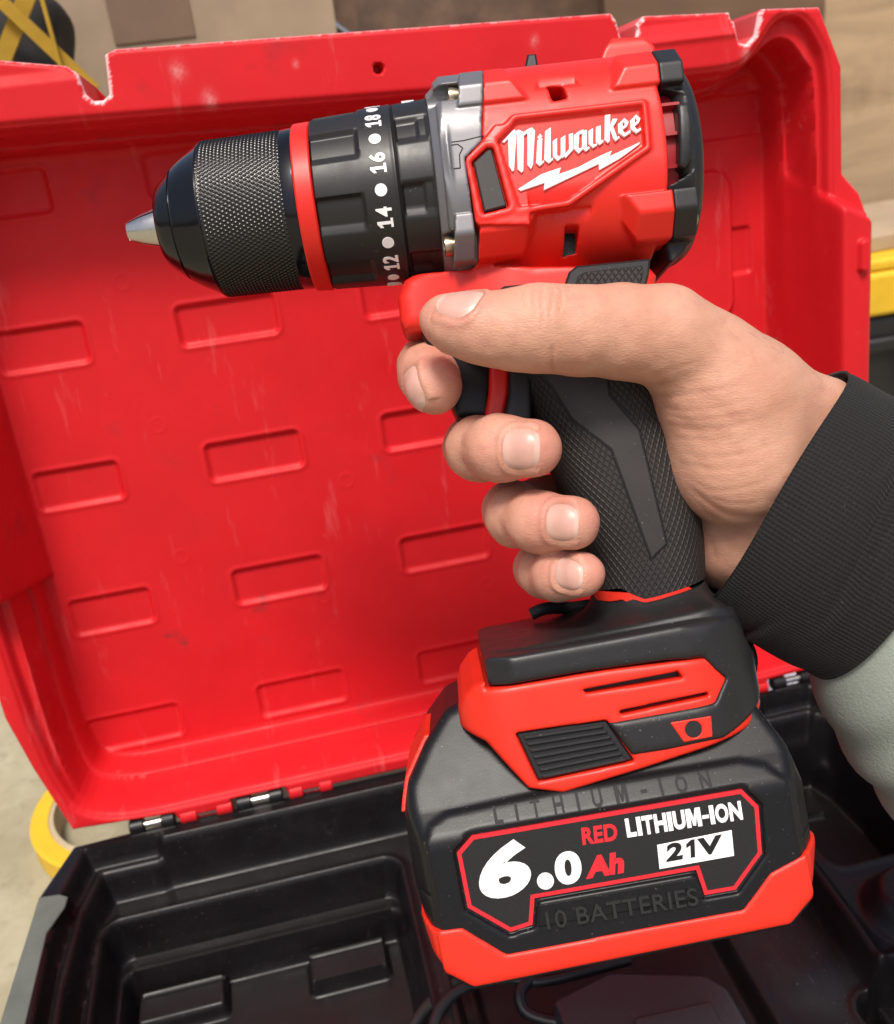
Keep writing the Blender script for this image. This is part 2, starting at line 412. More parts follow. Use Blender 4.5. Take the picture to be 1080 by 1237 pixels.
def prism_data(P, h0, h1, inset=0.0):
    """closed prism of polygon P (counter-clockwise enforced) from h0 up to h1, top edge chamfered by inset"""
    P = np.asarray(P, float)
    if sum(P[i-1, 0]*P[i, 1]-P[i, 0]*P[i-1, 1] for i in range(len(P))) < 0: P = P[::-1]
    n = len(P); rings = [(P, h0)]
    if inset > 0: rings += [(P, h1-inset), (offset(P, -inset), h1)]
    else: rings += [(P, h1)]
    V = np.concatenate([np.column_stack([p, np.full(n, h)]) for p, h in rings]); F = []
    for k in range(len(rings)-1):
        for i in range(n):
            j = (i+1) % n; F.append((k*n+i, k*n+j, (k+1)*n+j, (k+1)*n+i))
    b = (len(rings)-1)*n; T = ear(rings[-1][0])
    F += [(b+a, b+c, b+d) for a, c, d in T]; F += [(d, c, a) for a, c, d in T]
    return V, F
def offset(P, d):
    """move each edge of a counter-clockwise polygon outward by d"""
    P = np.asarray(P, float); n = len(P); out = []
    for i in range(n):
        p0, p1, p2 = P[i-1], P[i], P[(i+1) % n]
        e1, e2 = p1-p0, p2-p1; n1 = np.array([e1[1], -e1[0]])/np.hypot(*e1); n2 = np.array([e2[1], -e2[0]])/np.hypot(*e2)
        b = n1+n2; out.append(p1+b*(d/max(.35, (1+n1@n2))))
    return np.array(out)
def prism(name, P, h0, h1, to, m, parent, inset=0.0, surf=None):
    V, F = prism_data(P, h0, h1, inset)
    return pymesh(name, to(V) if to else V, F, m, parent, False)
def multi_prism(name, polys, h0, h1, to, m, parent, inset=0.0, step=.012):
    VV, FF, o = [], [], 0
    for i, P in enumerate(polys):
        V, F = prism_data(P, h0, h1+i*step, inset); VV.append(V); FF += [tuple(o+k for k in f) for f in F]; o += len(V)
    V = np.concatenate(VV)
    return pymesh(name, to(V) if to else V, FF, m, parent, False)
def tube(name, pts, r, m, parent=None, seg=12, sub=6, closed=False):
    P = [Vector(p) for p in pts]; pts2 = []
    n = len(P)
    for i in range(n-1):
        p0, p1, p2, p3 = P[max(i-1, 0)], P[i], P[i+1], P[min(i+2, n-1)]
        for k in range(sub):
            t = k/sub
            pts2.append(.5*((2*p1)+(p2-p0)*t+(2*p0-5*p1+4*p2-p3)*t*t+(3*p1-p0-3*p2+p3)*t**3))
    pts2.append(P[-1]); V, F = [], []; up = Vector((.3, .2, 1)).normalized()
    for i, p in enumerate(pts2):
        t = (pts2[min(i+1, len(pts2)-1)]-pts2[max(i-1, 0)]).normalized()
        a = t.cross(up); a = a.normalized() if a.length > 1e-4 else Vector((1, 0, 0)); b = a.cross(t); up = b
        rr = r[min(len(r)-1, int(i/max(1, sub)))] if isinstance(r, (list, tuple)) else r
        for k in range(seg):
            q = 2*math.pi*k/seg; V.append(p+a*math.cos(q)*rr+b*math.sin(q)*rr)
    for i in range(len(pts2)-1):
        for k in range(seg):
            F.append((i*seg+k, i*seg+(k+1) % seg, (i+1)*seg+(k+1) % seg, (i+1)*seg+k))
    F.append(tuple(range(seg))[::-1]); F.append(tuple((len(pts2)-1)*seg+k for k in range(seg)))
    return pymesh(name, V, F, m, parent, True, 50)
def text_data(body, size=1.0, bold=0.0, ext=0.1, spacing=1.0):
    cu = bpy.data.curves.new("t", 'FONT'); cu.body = body; cu.size = size; cu.offset = bold; cu.extrude = ext; cu.space_character = spacing
    cu.resolution_u = 6; cu.fill_mode = 'BOTH'
    o = bpy.data.objects.new("t", cu); COL.objects.link(o)
    dg = bpy.context.evaluated_depsgraph_get(); dg.update(); me = o.evaluated_get(dg).to_mesh()
    V = np.array([v.co[:] for v in me.vertices]); F = [tuple(p.vertices) for p in me.polygons]
    o.evaluated_get(dg).to_mesh_clear(); bpy.data.objects.remove(o); bpy.data.curves.remove(cu)
    return V, F
def text_box(name, body, p0, p1, height, h, to, m, parent, bold=0.0, thick=.3, shear=0.0, spacing=1.0):
    """lettering whose box runs from p0 to p1 (baseline, in the frame `to`) with capitals `height` tall, standing `thick` proud of h"""
    V, F = text_data(body, 1.0, bold, .1, spacing)
    V[:, 0] += V[:, 1]*shear
    lo, hi = V.min(0), V.max(0); V = (V-lo)/(hi-lo+1e-9)
    p0, p1 = np.asarray(p0, float), np.asarray(p1, float); e = p1-p0; L = np.hypot(*e); e = e/L; nrm = np.array([-e[1], e[0]])
    W = np.column_stack([p0+np.outer(V[:, 0]*L, e)+np.outer(V[:, 1]*height, nrm), h+(V[:, 2]-.5)*2*thick*.5+thick*.5])
    return pymesh(name, to(W), F, m, parent, False)

ONE = [(.05, 0), (1, 0), (1, .15), (.70, .15), (.70, 1), (.44, 1), (.05, .80), (.05, .62), (.38, .73), (.38, .15), (.05, .15)]
ONE_PLAIN = [(.40, 0), (.78, 0), (.78, 1), (.48, 1), (.05, .80), (.05, .58), (.40, .70)]
def chaikin(P, n=2):
    P = np.asarray(P, float)
    for _ in range(n):
        Qn = np.roll(P, -1, 0); P = np.stack([.75*P+.25*Qn, .25*P+.75*Qn], 1).reshape(-1, 2)
    return P
EMM = [(0, 0), (0, 1), (.24, 1), (.5, .42), (.76, 1), (1, 1), (1, 0), (.80, 0), (.80, .66), (.57, .12), (.43, .12), (.20, .66), (.20, 0)]
EMB = [(0, 0), (0, 1), (.34, 1), (.5, .48), (.66, 1), (1, 1), (1, 0), (.72, 0), (.72, .60), (.59, .08), (.41, .08), (.28, .60), (.28, 0)]
def letter_row(name, body, p0, p1, height, h, to, m, parent, bold, thick, widths, gap, shear=0.0):
    """lettering set letter by letter between p0 and p1, widths in capital heights"""
    p0, p1 = np.asarray(p0, float), np.asarray(p1, float); L = np.hypot(*(p1-p0)); e = (p1-p0)/L; nrm = np.array([-e[1], e[0]])
    tot = sum(widths[c] for c in body)+gap*(len(body)-1); k = L/tot; x = 0.0
    for c in body:
        w_ = widths[c]
        if c == "-": P = [(x, .36), (x+w_, .36), (x+w_, .54), (x, .54)]
        elif c in "IM": P = [(x+u*w_, v) for u, v in ([(0, 0), (1, 0), (1, 1), (0, 1)] if c == "I" else (EMB if bold else EMM))]
        else: P = None
        if P: prism(name, [p0+e*(u*k+shear*v*height)+nrm*v*height for u, v in P], h, h+thick, to, m, parent)
        else: text_box(name, c, p0+e*x*k, p0+e*(x+w_)*k, height, h, to, m, parent, bold, thick, shear)
        x += w_+gap
# ------------------------------------------------------------------ ground and what stands behind the case
def ground_sheet():
    xs = [-60, -8, -2, -.6, .6, 2, 8, 60]; V = [(x*1000, y*1000, 0) for y in xs for x in xs]; n = len(xs)
    F = [(j*n+i, j*n+i+1, (j+1)*n+i+1, (j+1)*n+i) for j in range(n-1) for i in range(n-1)]
    o = pymesh("ground", V, F, M["ground"]); o["kind"] = "structure"; o["label"] = "bare pale concrete ground"; return o
ground_sheet()
def pix(u, v, d):          # point of the world (mm) seen at (u, v) of the photograph, d mm in front of the lens
    return CAM_LOC+c2w(((u-540)/1176*d, (v-618.5)/1176*d, d))
def pix_y(u, v, y):        # the same on the upright plane at distance y behind the hinge
    r = c2w(((u-540)/1176, (v-618.5)/1176, 1.0)); return CAM_LOC+r*((y-CAM_LOC[1])/r[1])
def pix_z(u, v, z):
    r = c2w(((u-540)/1176, (v-618.5)/1176, 1.0)); return CAM_LOC+r*((z-CAM_LOC[2])/r[2])
def slab(name, x0, x1, y0, y1, z0, z1, m, parent=None, wd=1.5, seg=2):
    V = [(x, y, z) for z in (z0, z1) for y in (y0, y1) for x in (x0, x1)]
    F = [(0, 2, 3, 1), (4, 5, 7, 6), (0, 1, 5, 4), (2, 6, 7, 3), (0, 4, 6, 2), (1, 3, 7, 5)]
    return bevel(pymesh(name, V, F, m, parent, True, 40), wd, seg)
def placed(name, label, cat, loc, rz=0):
    return thing(name, label, cat, Matrix.Translation(Vector(loc)*.001) @ Matrix.Rotation(R(rz), 4, 'Z'))
# plywood crate at the right
p = pix_y(1085, 300, 560)
t = placed("plywood_crate", "stained plywood crate standing behind the right edge of the red lid", "crate", (p[0]-190, 560, 0), 6)
zc = p[2]
slab("side_panel", 0, 620, 0, 14, zc+6, 640, M["ply"], t, 1)
slab("end_panel", 0, 14, 14.4, 380, zc+6, 640, M["ply"], t, 1)
slab("skid_board", -16, 640, -26, 380, zc-56, zc+2, M["wood"], t, 2)
slab("corner_batten", -2, 52, -16, -.4, zc+8, 640, M["ply"], t, 1)
slab("skid_block", 20, 120, -10, 380, 0, zc-57, M["wood"], t, 2); slab("skid_block", 480, 600, -10, 380, 0, zc-57, M["wood"], t, 2)
# pale plank and yellow lidded tool box at the right
q0 = pix_y(1056, 316, 330)
t = placed("tool_box", "dark tool box with a ridged yellow lid beside the right edge of the red lid", "tool box", (q0[0]-22, 330, 0), 0)
zt = q0[2]; zb = pix_y(1056, 384, 330)[2]
body = slab("box_body", 6, 330, 4, 126, 2, zb-1, M["blackmatte"], t, 6, 3)
slab("box_lid", 0, 336, 0, 130, zb, zt-10, M["yellow"], t, 4, 3)
slab("lid_ridge", 0, 336, 3, 130, zt-9.6, zt, M["yellow"], t, 3, 3)
slab("body_rib", 10, 326, -2, 3.6, zb-30, zb-18, M["blackmatte"], t, 3, 2)
tube("latch_wire", [(70, -3, zb-30), (60, -8, zb-52), (80, -10, zb-74), (110, -6, zb-60)], 3, M["cable"], t)
t = placed("plank", "pale sawn plank lying on the ridged yellow lid", "plank", (q0[0]-60, 372, zt), 4)
slab("board", 0, 420, -22, 96, .4, 13, M["card"], t, 1)
# cardboard box behind the left half of the lid
a = pix_y(48, 70, 420)
t = placed("cardboard_box", "plain beige cardboard box behind the left half of the red lid", "box", (a[0], 430, 0), 0)
slab("front_panel", 0, 205, 0, 5, 0, 520, M["card"], t, .8)
slab("side_panel", 0, 5, 5.3, 200, 0, 520, M["card"], t, .8); slab("side_panel", 200, 205, 5.3, 200, 0, 520, M["card"], t, .8)
slab("back_panel", 5.3, 199.7, 195, 200, 0, 520, M["card"], t, .8)
b0 = pix_y(136, 40, 428)[0]-a[0]; b1 = pix_y(236, 40, 428)[0]-a[0]
slab("carton_label", b0, b1, -1.2, -.1, pix_y(180, 50, 428)[2], 500, M["card2"], t, .3)
# leaning boards
def lean(name, label, cat, u0, u1, y, m, rz, tilt, hgt=460, th=16, slant=0, part="board"):
    a, b = pix_y(u0, 40, y), pix_y(u1, 40, y); W = b[0]-a[0]
    t = thing(name, label, cat, Matrix.Translation(Vector((a[0], y, 0))*.001) @ Matrix.Rotation(R(rz), 4, 'Z') @ Matrix.Rotation(R(tilt), 4, 'X'))
    o = slab(part, 0, W, 0, th, 2, hgt, m, t, 1.2)
    if slant:
        for vtx in o.data.vertices:
            vtx.co.x += (vtx.co.z-.38)*slant
    return t, W
lean("pale_board", "dusty pinkish board leaning beside the beige cardboard box", "board", 238, 292, 500, M["card2"], 0, -3, 470, 10, .35)
tt, W = lean("steel_edged_panel", "dark panel with a bright slanting edge strip between two boards", "panel", 292, 440, 540, M["leather"], 0, -4, 470, 12, -.0)
sa, sb = pix_y(374, 12, 538), pix_y(436, 48, 538); o0 = pix_y(292, 40, 540)
tube("edge_strip", [(sa[0]-o0[0], -3, sa[2]+12), (sb[0]-o0[0], -3, sb[2]), (sb[0]-o0[0]+80, -3, sb[2]-46)], 3.2, M["steel"], tt, 8, 3)
lean("brown_tarp", "crumpled brown sheet of wrapping behind the top of the red lid", "sheet", 430, 770, 600, M["leather"], 0, -6, 500, 24, 0, "fold")
lean("dark_plank", "dark weathered plank upright behind the notch of the red lid", "plank", 742, 1010, 520, M["wood"], 0, -3, 500, 20)
# black cloth bag with yellow straps
a = pix_y(-40, 40, 300); b = pix_y(70, 40, 300)
t = placed("cloth_bag", "black cloth bag with crossed yellow straps at the left behind the lid", "bag", (a[0]-40, 300, 0), 0)
W = b[0]-a[0]+40
def f_bag(x, y, z): return box(x, y, z, (W/2, 40, 215), (W/2, 40, 215), 22)+3*np.sin(x*.09+z*.05)+2*np.sin(z*.11+y*.07)
V_, q_ = sdf_surface(f_bag, (-20, -20, -8), (W+20, 100, 440), 4.0); npmesh("bag_body", V_, q_, None, M["cloth"], t)
def strap(P0, P1, wd, yo=0):
    p0, p1 = pix_y(*P0, 292-yo), pix_y(*P1, 292-yo); d = p1-p0; d /= np.linalg.norm(d); n = np.cross(d, (0, 1, 0)); n /= np.linalg.norm(n)
    org = np.array((a[0]-40, 300, 0)); V = []
    for s in np.linspace(-40, np.linalg.norm(p1-p0)+30, 12):
        for k, off in ((-1, 0), (1, 0), (1, 3), (-1, 3)):
            V.append(p0+d*s+n*k*wd/2+np.array((0, -4+off, 0))-org)
    F = [(i*4+k, i*4+(k+1) % 4, (i+1)*4+(k+1) % 4, (i+1)*4+k) for i in range(11) for k in range(4)]+[(3, 2, 1, 0), (44, 45, 46, 47)]
    pymesh("strap", V, F, M["strap"], t, True, 40)
strap((4, 72), (30, 5), 9); strap((26, 24), (62, 58), 7, 5); strap((70, 66), (54, 8), 2.0, 9)
# roll of yellow tape on the ground, white sheet in the gap behind the hinge
g = pix_z(158, 968, 12)
t = placed("tape_roll", "roll of yellow tape lying on the ground behind the left corner of the case", "tape roll", (g[0], g[1], 0))
def ring(name, r0, r1, z0, z1, m): return lathe(name, [(z0, r0), (z0, r1-1.5), (z0+1.5, r1), (z1-1.5, r1), (z1, r1-1.5), (z1, r0), (z0, r0)], m, t, lambda V: np.stack([V[:, 1], V[:, 2], V[:, 0]], -1), 72, None, 30, False)
ring("tape", 44, 54, .5, 16, M["yellow"]); ring("core", 41, 44.2, 0, 16.5, M["tan"])
g = pix_z(985, 815, 3)
t = placed("paper_sheet", "white sheet lying on the ground just behind the right hinge of the case", "paper", (g[0], g[1], 0), 12)
xs = np.linspace(-70, 150, 24); ys = np.linspace(-90, 120, 18)
V = [(x, y, 2.5+1.2*math.sin(x*.05+y*.03)+.8*math.sin(y*.09)) for y in ys for x in xs]
pymesh("sheet", V, [(j*24+i, j*24+i+1, (j+1)*24+i+1, (j+1)*24+i) for j in range(17) for i in range(23)], M["paper"], t, True)

# ------------------------------------------------------------------ the tool case
case = thing("tool_case", "open plastic tool case with a scuffed red lid and a black moulded tray", "tool case", Matrix.Identity(4))
def heightfield(name, x0, x1, y0, y1, step, zf, outline, zback, m, parent, refine=None, attrs=None):
    """moulded sheet: height zf(x, y) over the region outline(x, y) < 0, with side walls down to zback and a closed back"""
    xs = np.arange(x0, x1+step, step); ys = np.arange(y0, y1+step, step); nx, ny = len(xs), len(ys)
    X, Y = np.meshgrid(xs, ys); X, Y = X.ravel().astype(np.float32), Y.ravel().astype(np.float32)
    o = outline(X, Y).reshape(ny, nx)
    cc = (o[:-1, :-1]+o[1:, :-1]+o[:-1, 1:]+o[1:, 1:])/4 < 0
    e = .3; gx = (outline(X+e, Y)-outline(X-e, Y))/(2*e); gy = (outline(X, Y+e)-outline(X, Y-e))/(2*e); gl = np.maximum(np.hypot(gx, gy), .3)
    pad = np.zeros((ny+1, nx+1), bool); pad[1:-1, 1:-1] = cc
    c4 = pad[:-1, :-1].astype(int)+pad[1:, :-1]+pad[:-1, 1:]+pad[1:, 1:]
    edge = ((c4 > 0) & (c4 < 4)).ravel(); of = o.ravel()
    X = np.where(edge, X-of*gx/gl**2, X); Y = np.where(edge, Y-of*gy/gl**2, Y)
    Z = zf(X, Y)
    I = np.arange(nx*ny).reshape(ny, nx)
    qd = np.stack([I[:-1, :-1], I[:-1, 1:], I[1:, 1:], I[1:, :-1]], -1)[cc]
    used = np.zeros(nx*ny, bool); used[qd.ravel()] = True
    # boundary edges -> side wall
    E = np.concatenate([qd[:, [0, 1]], qd[:, [1, 2]], qd[:, [2, 3]], qd[:, [3, 0]]]); key = E[:, 0].astype(np.int64)*nx*ny+E[:, 1]; rk = E[:, 1].astype(np.int64)*nx*ny+E[:, 0]
    bd = E[~np.isin(key, rk)]
    n0 = nx*ny; V = np.column_stack([X, Y, Z]); bv = np.unique(bd); mp = np.full(n0, -1); mp[bv] = n0+np.arange(len(bv))
    VB = V[bv].copy(); VB[:, 2] = zback; VM = V[bv].copy(); VM[:, 2] -= 1.1; nb_ = len(bv)
    wall = np.concatenate([np.stack([bd[:, 1], bd[:, 0], mp[bd[:, 0]], mp[bd[:, 1]]], 1), np.stack([mp[bd[:, 1]], mp[bd[:, 0]], mp[bd[:, 0]]+nb_, mp[bd[:, 1]]+nb_], 1)])
    cen = np.array([[np.mean(VB[:, 0]), np.mean(VB[:, 1]), zback]]); ci = n0+2*nb_
    back = np.stack([mp[bd[:, 1]]+nb_, mp[bd[:, 0]]+nb_, np.full(len(bd), ci)], 1)
    allV = np.concatenate([V, VM, VB, cen]); keep = np.concatenate([used, np.ones(2*nb_+1, bool)]); rm = np.cumsum(keep)-1
    quads = np.concatenate([rm[qd], rm[wall]])
    ob = npmesh(name, allV[keep], quads, rm[back], m, parent, True, 62)
    if attrs:
        for k, f in attrs.items():
            a = f(X, Y, Z); attr(ob, k, np.concatenate([a, a[bv]*.15, a[bv]*0, [0]])[keep])
    return ob
ss_ = lambda d, w: np.clip(.5-d/w, 0, 1)                       # 1 inside, 0 outside, over a width w
def sm(t): return t*t*(3-2*t)
# lid: x to the right along the hinge, y DOWN towards the hinge, z out of the panel towards the viewer
RIM = 42.0
LID_OUT = [(-32, -48), (-32, 170), (-21, 172), (-20.5, 215), (-15.8, 241), (-7.6, 275), (36, 278.2), (37.5, 281.6), (61, 281.6), (62.5, 277.6), (86.5, 277.6), (88, 281.6), (325, 281.6), (326.5, 277.8), (352, 277), (361, 268), (365, 241), (365, 192), (376, 188), (376.5, 62), (373, 53), (365.0, 44), (364.3, 2), (354.5, -20.5),
           (330, -22.2), (328.5, -20.8), (326.5, -13), (323, -10.2), (319.8, -11), (317.2, -22.6), (281.5, -24.8), (278, -22), (276.5, -15.5), (274, -13.4), (271.5, -15), (269.5, -24), (267.5, -26.8), (180, -30.0), (83, -33.4), (79, -32.0), (77.5, -19), (75, -17.4), (71.5, -17.6), (69.6, -20), (68.5, -27), (65, -30), (44, -34), (10, -36), (-24, -38)]
def lid_outline(x, y): return poly2(x, y, LID_OUT)
O1 = [(-12, -12.5), (45, -11.6), (190, -5.6), (290, -1.2), (316, -.8), (323, -3), (330, -10), (335, -16.5), (341, -18.8), (347, -17), (352.5, -10), (357.5, 0), (358.6, 30), (358.6, 244), (354, 266), (346, 273.2), (200, 273.2), (60, 273.2), (-.5, 273.2), (-8.5, 245), (-12, 200)]
O2 = [(-5, -9), (45, -8.4), (190, -2.4), (292, 2.0), (318, 3), (329, -4), (336, -10), (343, -10), (349, -2), (355, 6), (356, 244), (350, 267), (344, 271.4), (200, 271.4), (60, 271.4), (2, 271.4), (-4.6, 246), (-5, 200)]
O3 = [(-1, -6), (45, -5.6), (190, .6), (300, 5), (322, 7), (334, 0), (344, -2), (351, 6), (354, 12), (354, 244), (348, 264), (342, 269.4), (200, 269.4), (60, 269.4), (4, 269.4), (-2.6, 248), (-2, 200)]
O1s, O2s, O3s = chaikin(O1, 3), chaikin(O2, 3), chaikin(O3, 3)
RECS = []
for j in range(5):
    for i in range(5):
        RECS.append((80.0*i+(6 if i == 0 else 0)-(8 if (i == 0 and j == 4) else 0), 61.1*j, 80.0*i+42.5, 61.1*j+17.6))
RECS = [r for r in RECS if r[0] < 300 or r[1] < 10]
RECS = [(300, 6, 354, 24.5) if r[0] > 300 else r for r in RECS]
BLK_L = [(-60, -60), (2.2, -60), (2.2, 168), (-3, 172), (-60, 172)]
BLK_R = [(352.5, 34), (358, 37.5), (371, 50), (420, 58), (420, 188), (352.5, 188)]
def lid_z(x, y):
    z = 1.2*np.cos((x-170)/190)*np.cos((y-120)/160)
    # recessed pads, four millimetres deep with soft lips
    for r in RECS:
        mk = (x > r[0]-6) & (x < r[2]+6) & (y > r[1]-6) & (y < r[3]+6)
        d = rect2(x[mk], y[mk], *r, 3.0)
        z[mk] = z[mk]-6.2*sm(ss_(d+1.5, 4.0))+.4*np.exp(-((d-.9)/.9)**2)
        cx_, cy_ = (r[0]+r[2])/2+3, (r[1]+r[3])/2
        z[mk] += .22*np.exp(-((np.hypot(x[mk]-cx_, y[mk]-cy_)-5)/.5)**2)
    d = rect2(x, y, 232, 37, 333.5, 104, 9); z = z+3.2*sm(ss_(d, 2.6))+.3*np.exp(-((d+1.2)/1.2)**2)
    d = rect2(x, y, 331, 63, 344, 85, 2.5); z = z-4.6*sm(ss_(d+1.2, 3.2))*sm(ss_(-rect2(x, y, 232, 37, 333.5, 104, 9)+.5, 1.5))
    for cx_, cy_ in ((62, 48), (140, 30), (60, 172), (140, 150), (215, 120), (63, 110), (120, 205), (200, 215)):
        z = z+.18*np.exp(-((np.hypot(x-cx_, y-cy_)-3.2)/.5)**2)
    # walls and steps up to the rim; fillet where they meet the panel
    d3, d2, d1 = poly2(x, y, O3s), poly2(x, y, O2s), poly2(x, y, O1s)
    z = z+2.5*np.clip((d3+5)/5, 0, 1)**2
    z = smax(z, 18*sm(ss_(-(d2+3.2), 2.4))+20*sm(ss_(-(d2-.5), 2.6))-2, 2.0)
    z = z+(RIM-36)*sm(ss_(-d1, 2.6))
    z = z-1.2*np.exp(-((d1-1.4)/1.0)**2)*sm(np.clip((d1+.5)/1.5, 0, 1))
    # lower wall carries two low ribs that follow the bottom corner
    z = z+.8*np.exp(-((d2+1.2)/.9)**2)*np.clip((y-180)/20, 0, 1)
    # blocks at both sides that meet the carrying handle
    for B_, s in ((BLK_L, 1), (BLK_R, -1)):
        if s > 0: ds, dt = 4.2-x, np.maximum(170-y, 0)*1.0
        else: ds, dt = x-350.0, np.maximum((y-33.5-.55*(x-350))*.876, 0)*.62
        dt = np.where((y > 200) if s < 0 else (y < -100), 0, dt)
        if s < 0: dt = np.minimum(dt, np.maximum(190-y, 0))
        t = np.clip(smin(ds, dt, 2.5)/9.5, 0, 1.3); hh = smin(54*t-2, 51+0*t, 5)
        z = smax(z, hh, 4.0)
    out = poly2(x, y, LID_OUT)
    z = z-np.clip((z-43)/4, 0, 1)*7*np.clip((out+6)/6, 0, 1)**2
    d = rect2(x, y, 366.2, 71, 370.6, 84.5, 2.0); z = z+2.6*sm(ss_(d, 1.4))
    # hole and the fold of the latch flap
    z = z-7*sm(ss_(np.hypot(x-175.2, y+17.2)-1.7, .9))
    fl = (x > 278) & (x < 318) & (y < -8); z = np.where(fl, z-2.2*np.clip((-15-y)/6, 0, 1)+.8*np.exp(-((y+14.5)/1.2)**2), z)
    fl = (x < 70) & (y < -24); z = np.where(fl, z-1.2*np.clip((-25-y)/4, 0, 1), z)
    # rounded outer lip
    out = poly2(x, y, LID_OUT); z = np.where(z > 38, z-1.6*np.clip((out+1.6)/1.6, 0, 1)**2, z)
    return z
def lid_wear(x, y, z):
    o = poly2(x, y, LID_OUT); n = (np.sin(x*2.1+1.3*np.sin(y*1.7))*np.sin(y*2.6+x*.7)+.9*np.sin(x*.61+2*np.sin(y*.37))*np.sin(x*.23+y*.5))*.75-.12
    nt = ((np.abs(x-73.5) < 6.5) | (np.abs(x-274.5) < 7) | (np.abs(x-323) < 8)) & (y < -8.5)
    w_ = np.where(nt, np.clip((o+1.25+.8*n)/.5, 0, 1)*.85, np.clip((o+.45+.35*n)/.3, 0, 1)*.45*(y < 60))
    for sx, sy, sr in ((112, -13.5, 2.2), (103, -24, 2.4), (236, -20, 1.5), (322, -6.5, 2.0), (145, -22, 1.0)):
        w_ = np.maximum(w_, .35*np.exp(-(np.hypot(x-sx, (y-sy)*.8)/sr)**2)*(.6+.4*n))
    return w_
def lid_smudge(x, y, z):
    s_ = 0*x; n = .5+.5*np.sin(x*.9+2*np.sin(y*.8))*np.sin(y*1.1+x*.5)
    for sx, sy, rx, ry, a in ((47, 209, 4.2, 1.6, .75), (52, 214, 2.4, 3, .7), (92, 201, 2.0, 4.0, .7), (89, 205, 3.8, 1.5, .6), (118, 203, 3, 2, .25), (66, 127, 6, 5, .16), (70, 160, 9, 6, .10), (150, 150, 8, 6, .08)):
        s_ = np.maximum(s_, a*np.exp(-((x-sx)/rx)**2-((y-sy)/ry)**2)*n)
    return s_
# lid pose: measured axes
tL = np.array([-201.847, -129.799, 381.823]); Yl = np.array([0.12657, 0.93609, 0.32819]); Nl = -np.array([-0.19469, -0.30097, 0.93355])
lo_, lx_, ly_, lz_ = CAM_LOC+c2w(tL), c2w(_X), c2w(Yl), c2w(Nl)
LID_M = Matrix(((lx_[0], -ly_[0], lz_[0], lo_[0]*.001), (lx_[1], -ly_[1], lz_[1], lo_[1]*.001), (lx_[2], -ly_[2], lz_[2], lo_[2]*.001), (0, 0, 0, 1)))
lid = heightfield("lid", -34, 379, -284.5, 50, .58, lambda x, y: lid_z(x.copy(), -y), lambda x, y: lid_outline(x, -y), -4.0, M["lid"], case,
                  attrs={"wear": lambda x, y, z: lid_wear(x, -y, z), "smudge": lambda x, y, z: lid_smudge(x, -y, z)})
lid.matrix_world = LID_M
# base tray: x along the hinge, f towards the viewer, z above the rim plane (negative inside)
BASE_OUT = [(-9.5, -6.5), (30, -8.2), (200, -8.0), (350, -6.5), (356, -3), (364, 18), (370, 70), (372, 330), (-28, 330), (-27, 110), (-20.5, 20)]
BO1 = [(-4, -2.2), (27.5, -2.2), (30.5, 1.4), (318, 1.4), (320.5, -2.2), (347, -2.2), (356, 18), (360, 70), (360, 322), (-13.2, 322), (-13.2, 50), (-10.5, 20)]
BO2 = [(2, 4.6), (26, 4.6), (29.5, 3.4), (319, 3.4), (321.5, 4.6), (343, 4.6), (350, 24), (354, 70), (354, 318), (-7.2, 318), (-7.2, 60), (-4, 24)]
def base_z(x, f):
    z = 0*x
    d1, d2 = poly2(x, f, BO1), poly2(x, f, BO2)
    z = z-11*sm(ss_(d1+1.2, 3.0)); z = z-14*sm(ss_(d2+1.8, 4.4))
    z = z+1.1*np.exp(-((d2-1.4)/1.7)**2)
    def pit(z, r, depth, wl=3.4, lip=1.8, rr=8):
        mk = (x > r[0]-9) & (x < r[2]+9) & (f > r[1]-9) & (f < r[3]+9)
        d = rect2(x[mk], f[mk], *r, rr); z[mk] = z[mk]-depth*sm(ss_(d+wl/2-.5, wl))+lip*np.exp(-((d-1.4)/1.9)**2)
        return z
    z = pit(z, (1, 20.5, 131, 170), 20); z = pit(z, (6, 31, 127, 164), 17, 2.6, .5, 4)
    for r in ((9, 33, 48, 51), (83, 34, 119, 52), (85, 86, 121, 103), (10, 86, 46, 103)):
        d = rect2(x, f, *r, 2.5); z = z+8*sm(ss_(d+.6, 2.2))-2.2*np.exp(-((f-r[1]-3.2)/.8)**2)*ss_(d+1.5, 1)
    z = pit(z, (141, 12, 300, 168), 17, 4.0, 1.1, 10); z = pit(z, (150, 60, 258, 164), 12, 4, .6, 8)
    z = pit(z, (289, 130, 350, 300), 24, 3.0, 1.8, 7)
    z = pit(z, (309, 9, 352, 84), 26, 4.0, 1.0, 7)
    z = pit(z, (8, 185, 270, 310), 22, 4.0, 1.2, 8)
    d = np.hypot(x-326, f-112)-16; z = z+12*sm(ss_(d, 9))
    d = rect2(x, f, 268, 60, 300, 126, 14); z = z+2.5*sm(ss_(d, 22))
    d = np.abs(f-31-.06*(x-317))-.9; z = z+2.5*sm(ss_(d, 2.5))*((x > 309) & (x < 338))
    out = poly2(x, f, BASE_OUT); z = z-1.4*np.clip((out+2)/2, 0, 1)**2*(z > -2)
    return z
tray = heightfield("tray", -30, 374, -332, 12, .80, lambda x, y: base_z(x.copy(), -y), lambda x, y: poly2(x, -y, BASE_OUT), -CASE_H+.4, M["base"], case)
tray.location = (0, 0, CASE_H*.001)
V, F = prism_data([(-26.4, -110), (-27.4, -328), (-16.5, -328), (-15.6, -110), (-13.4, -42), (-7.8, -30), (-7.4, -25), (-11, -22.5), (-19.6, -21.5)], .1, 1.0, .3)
o = pymesh("rim_strip", V, F, M["greygreen"], tray)  # thin raised grey-green strip along the left rim, paler than the tray
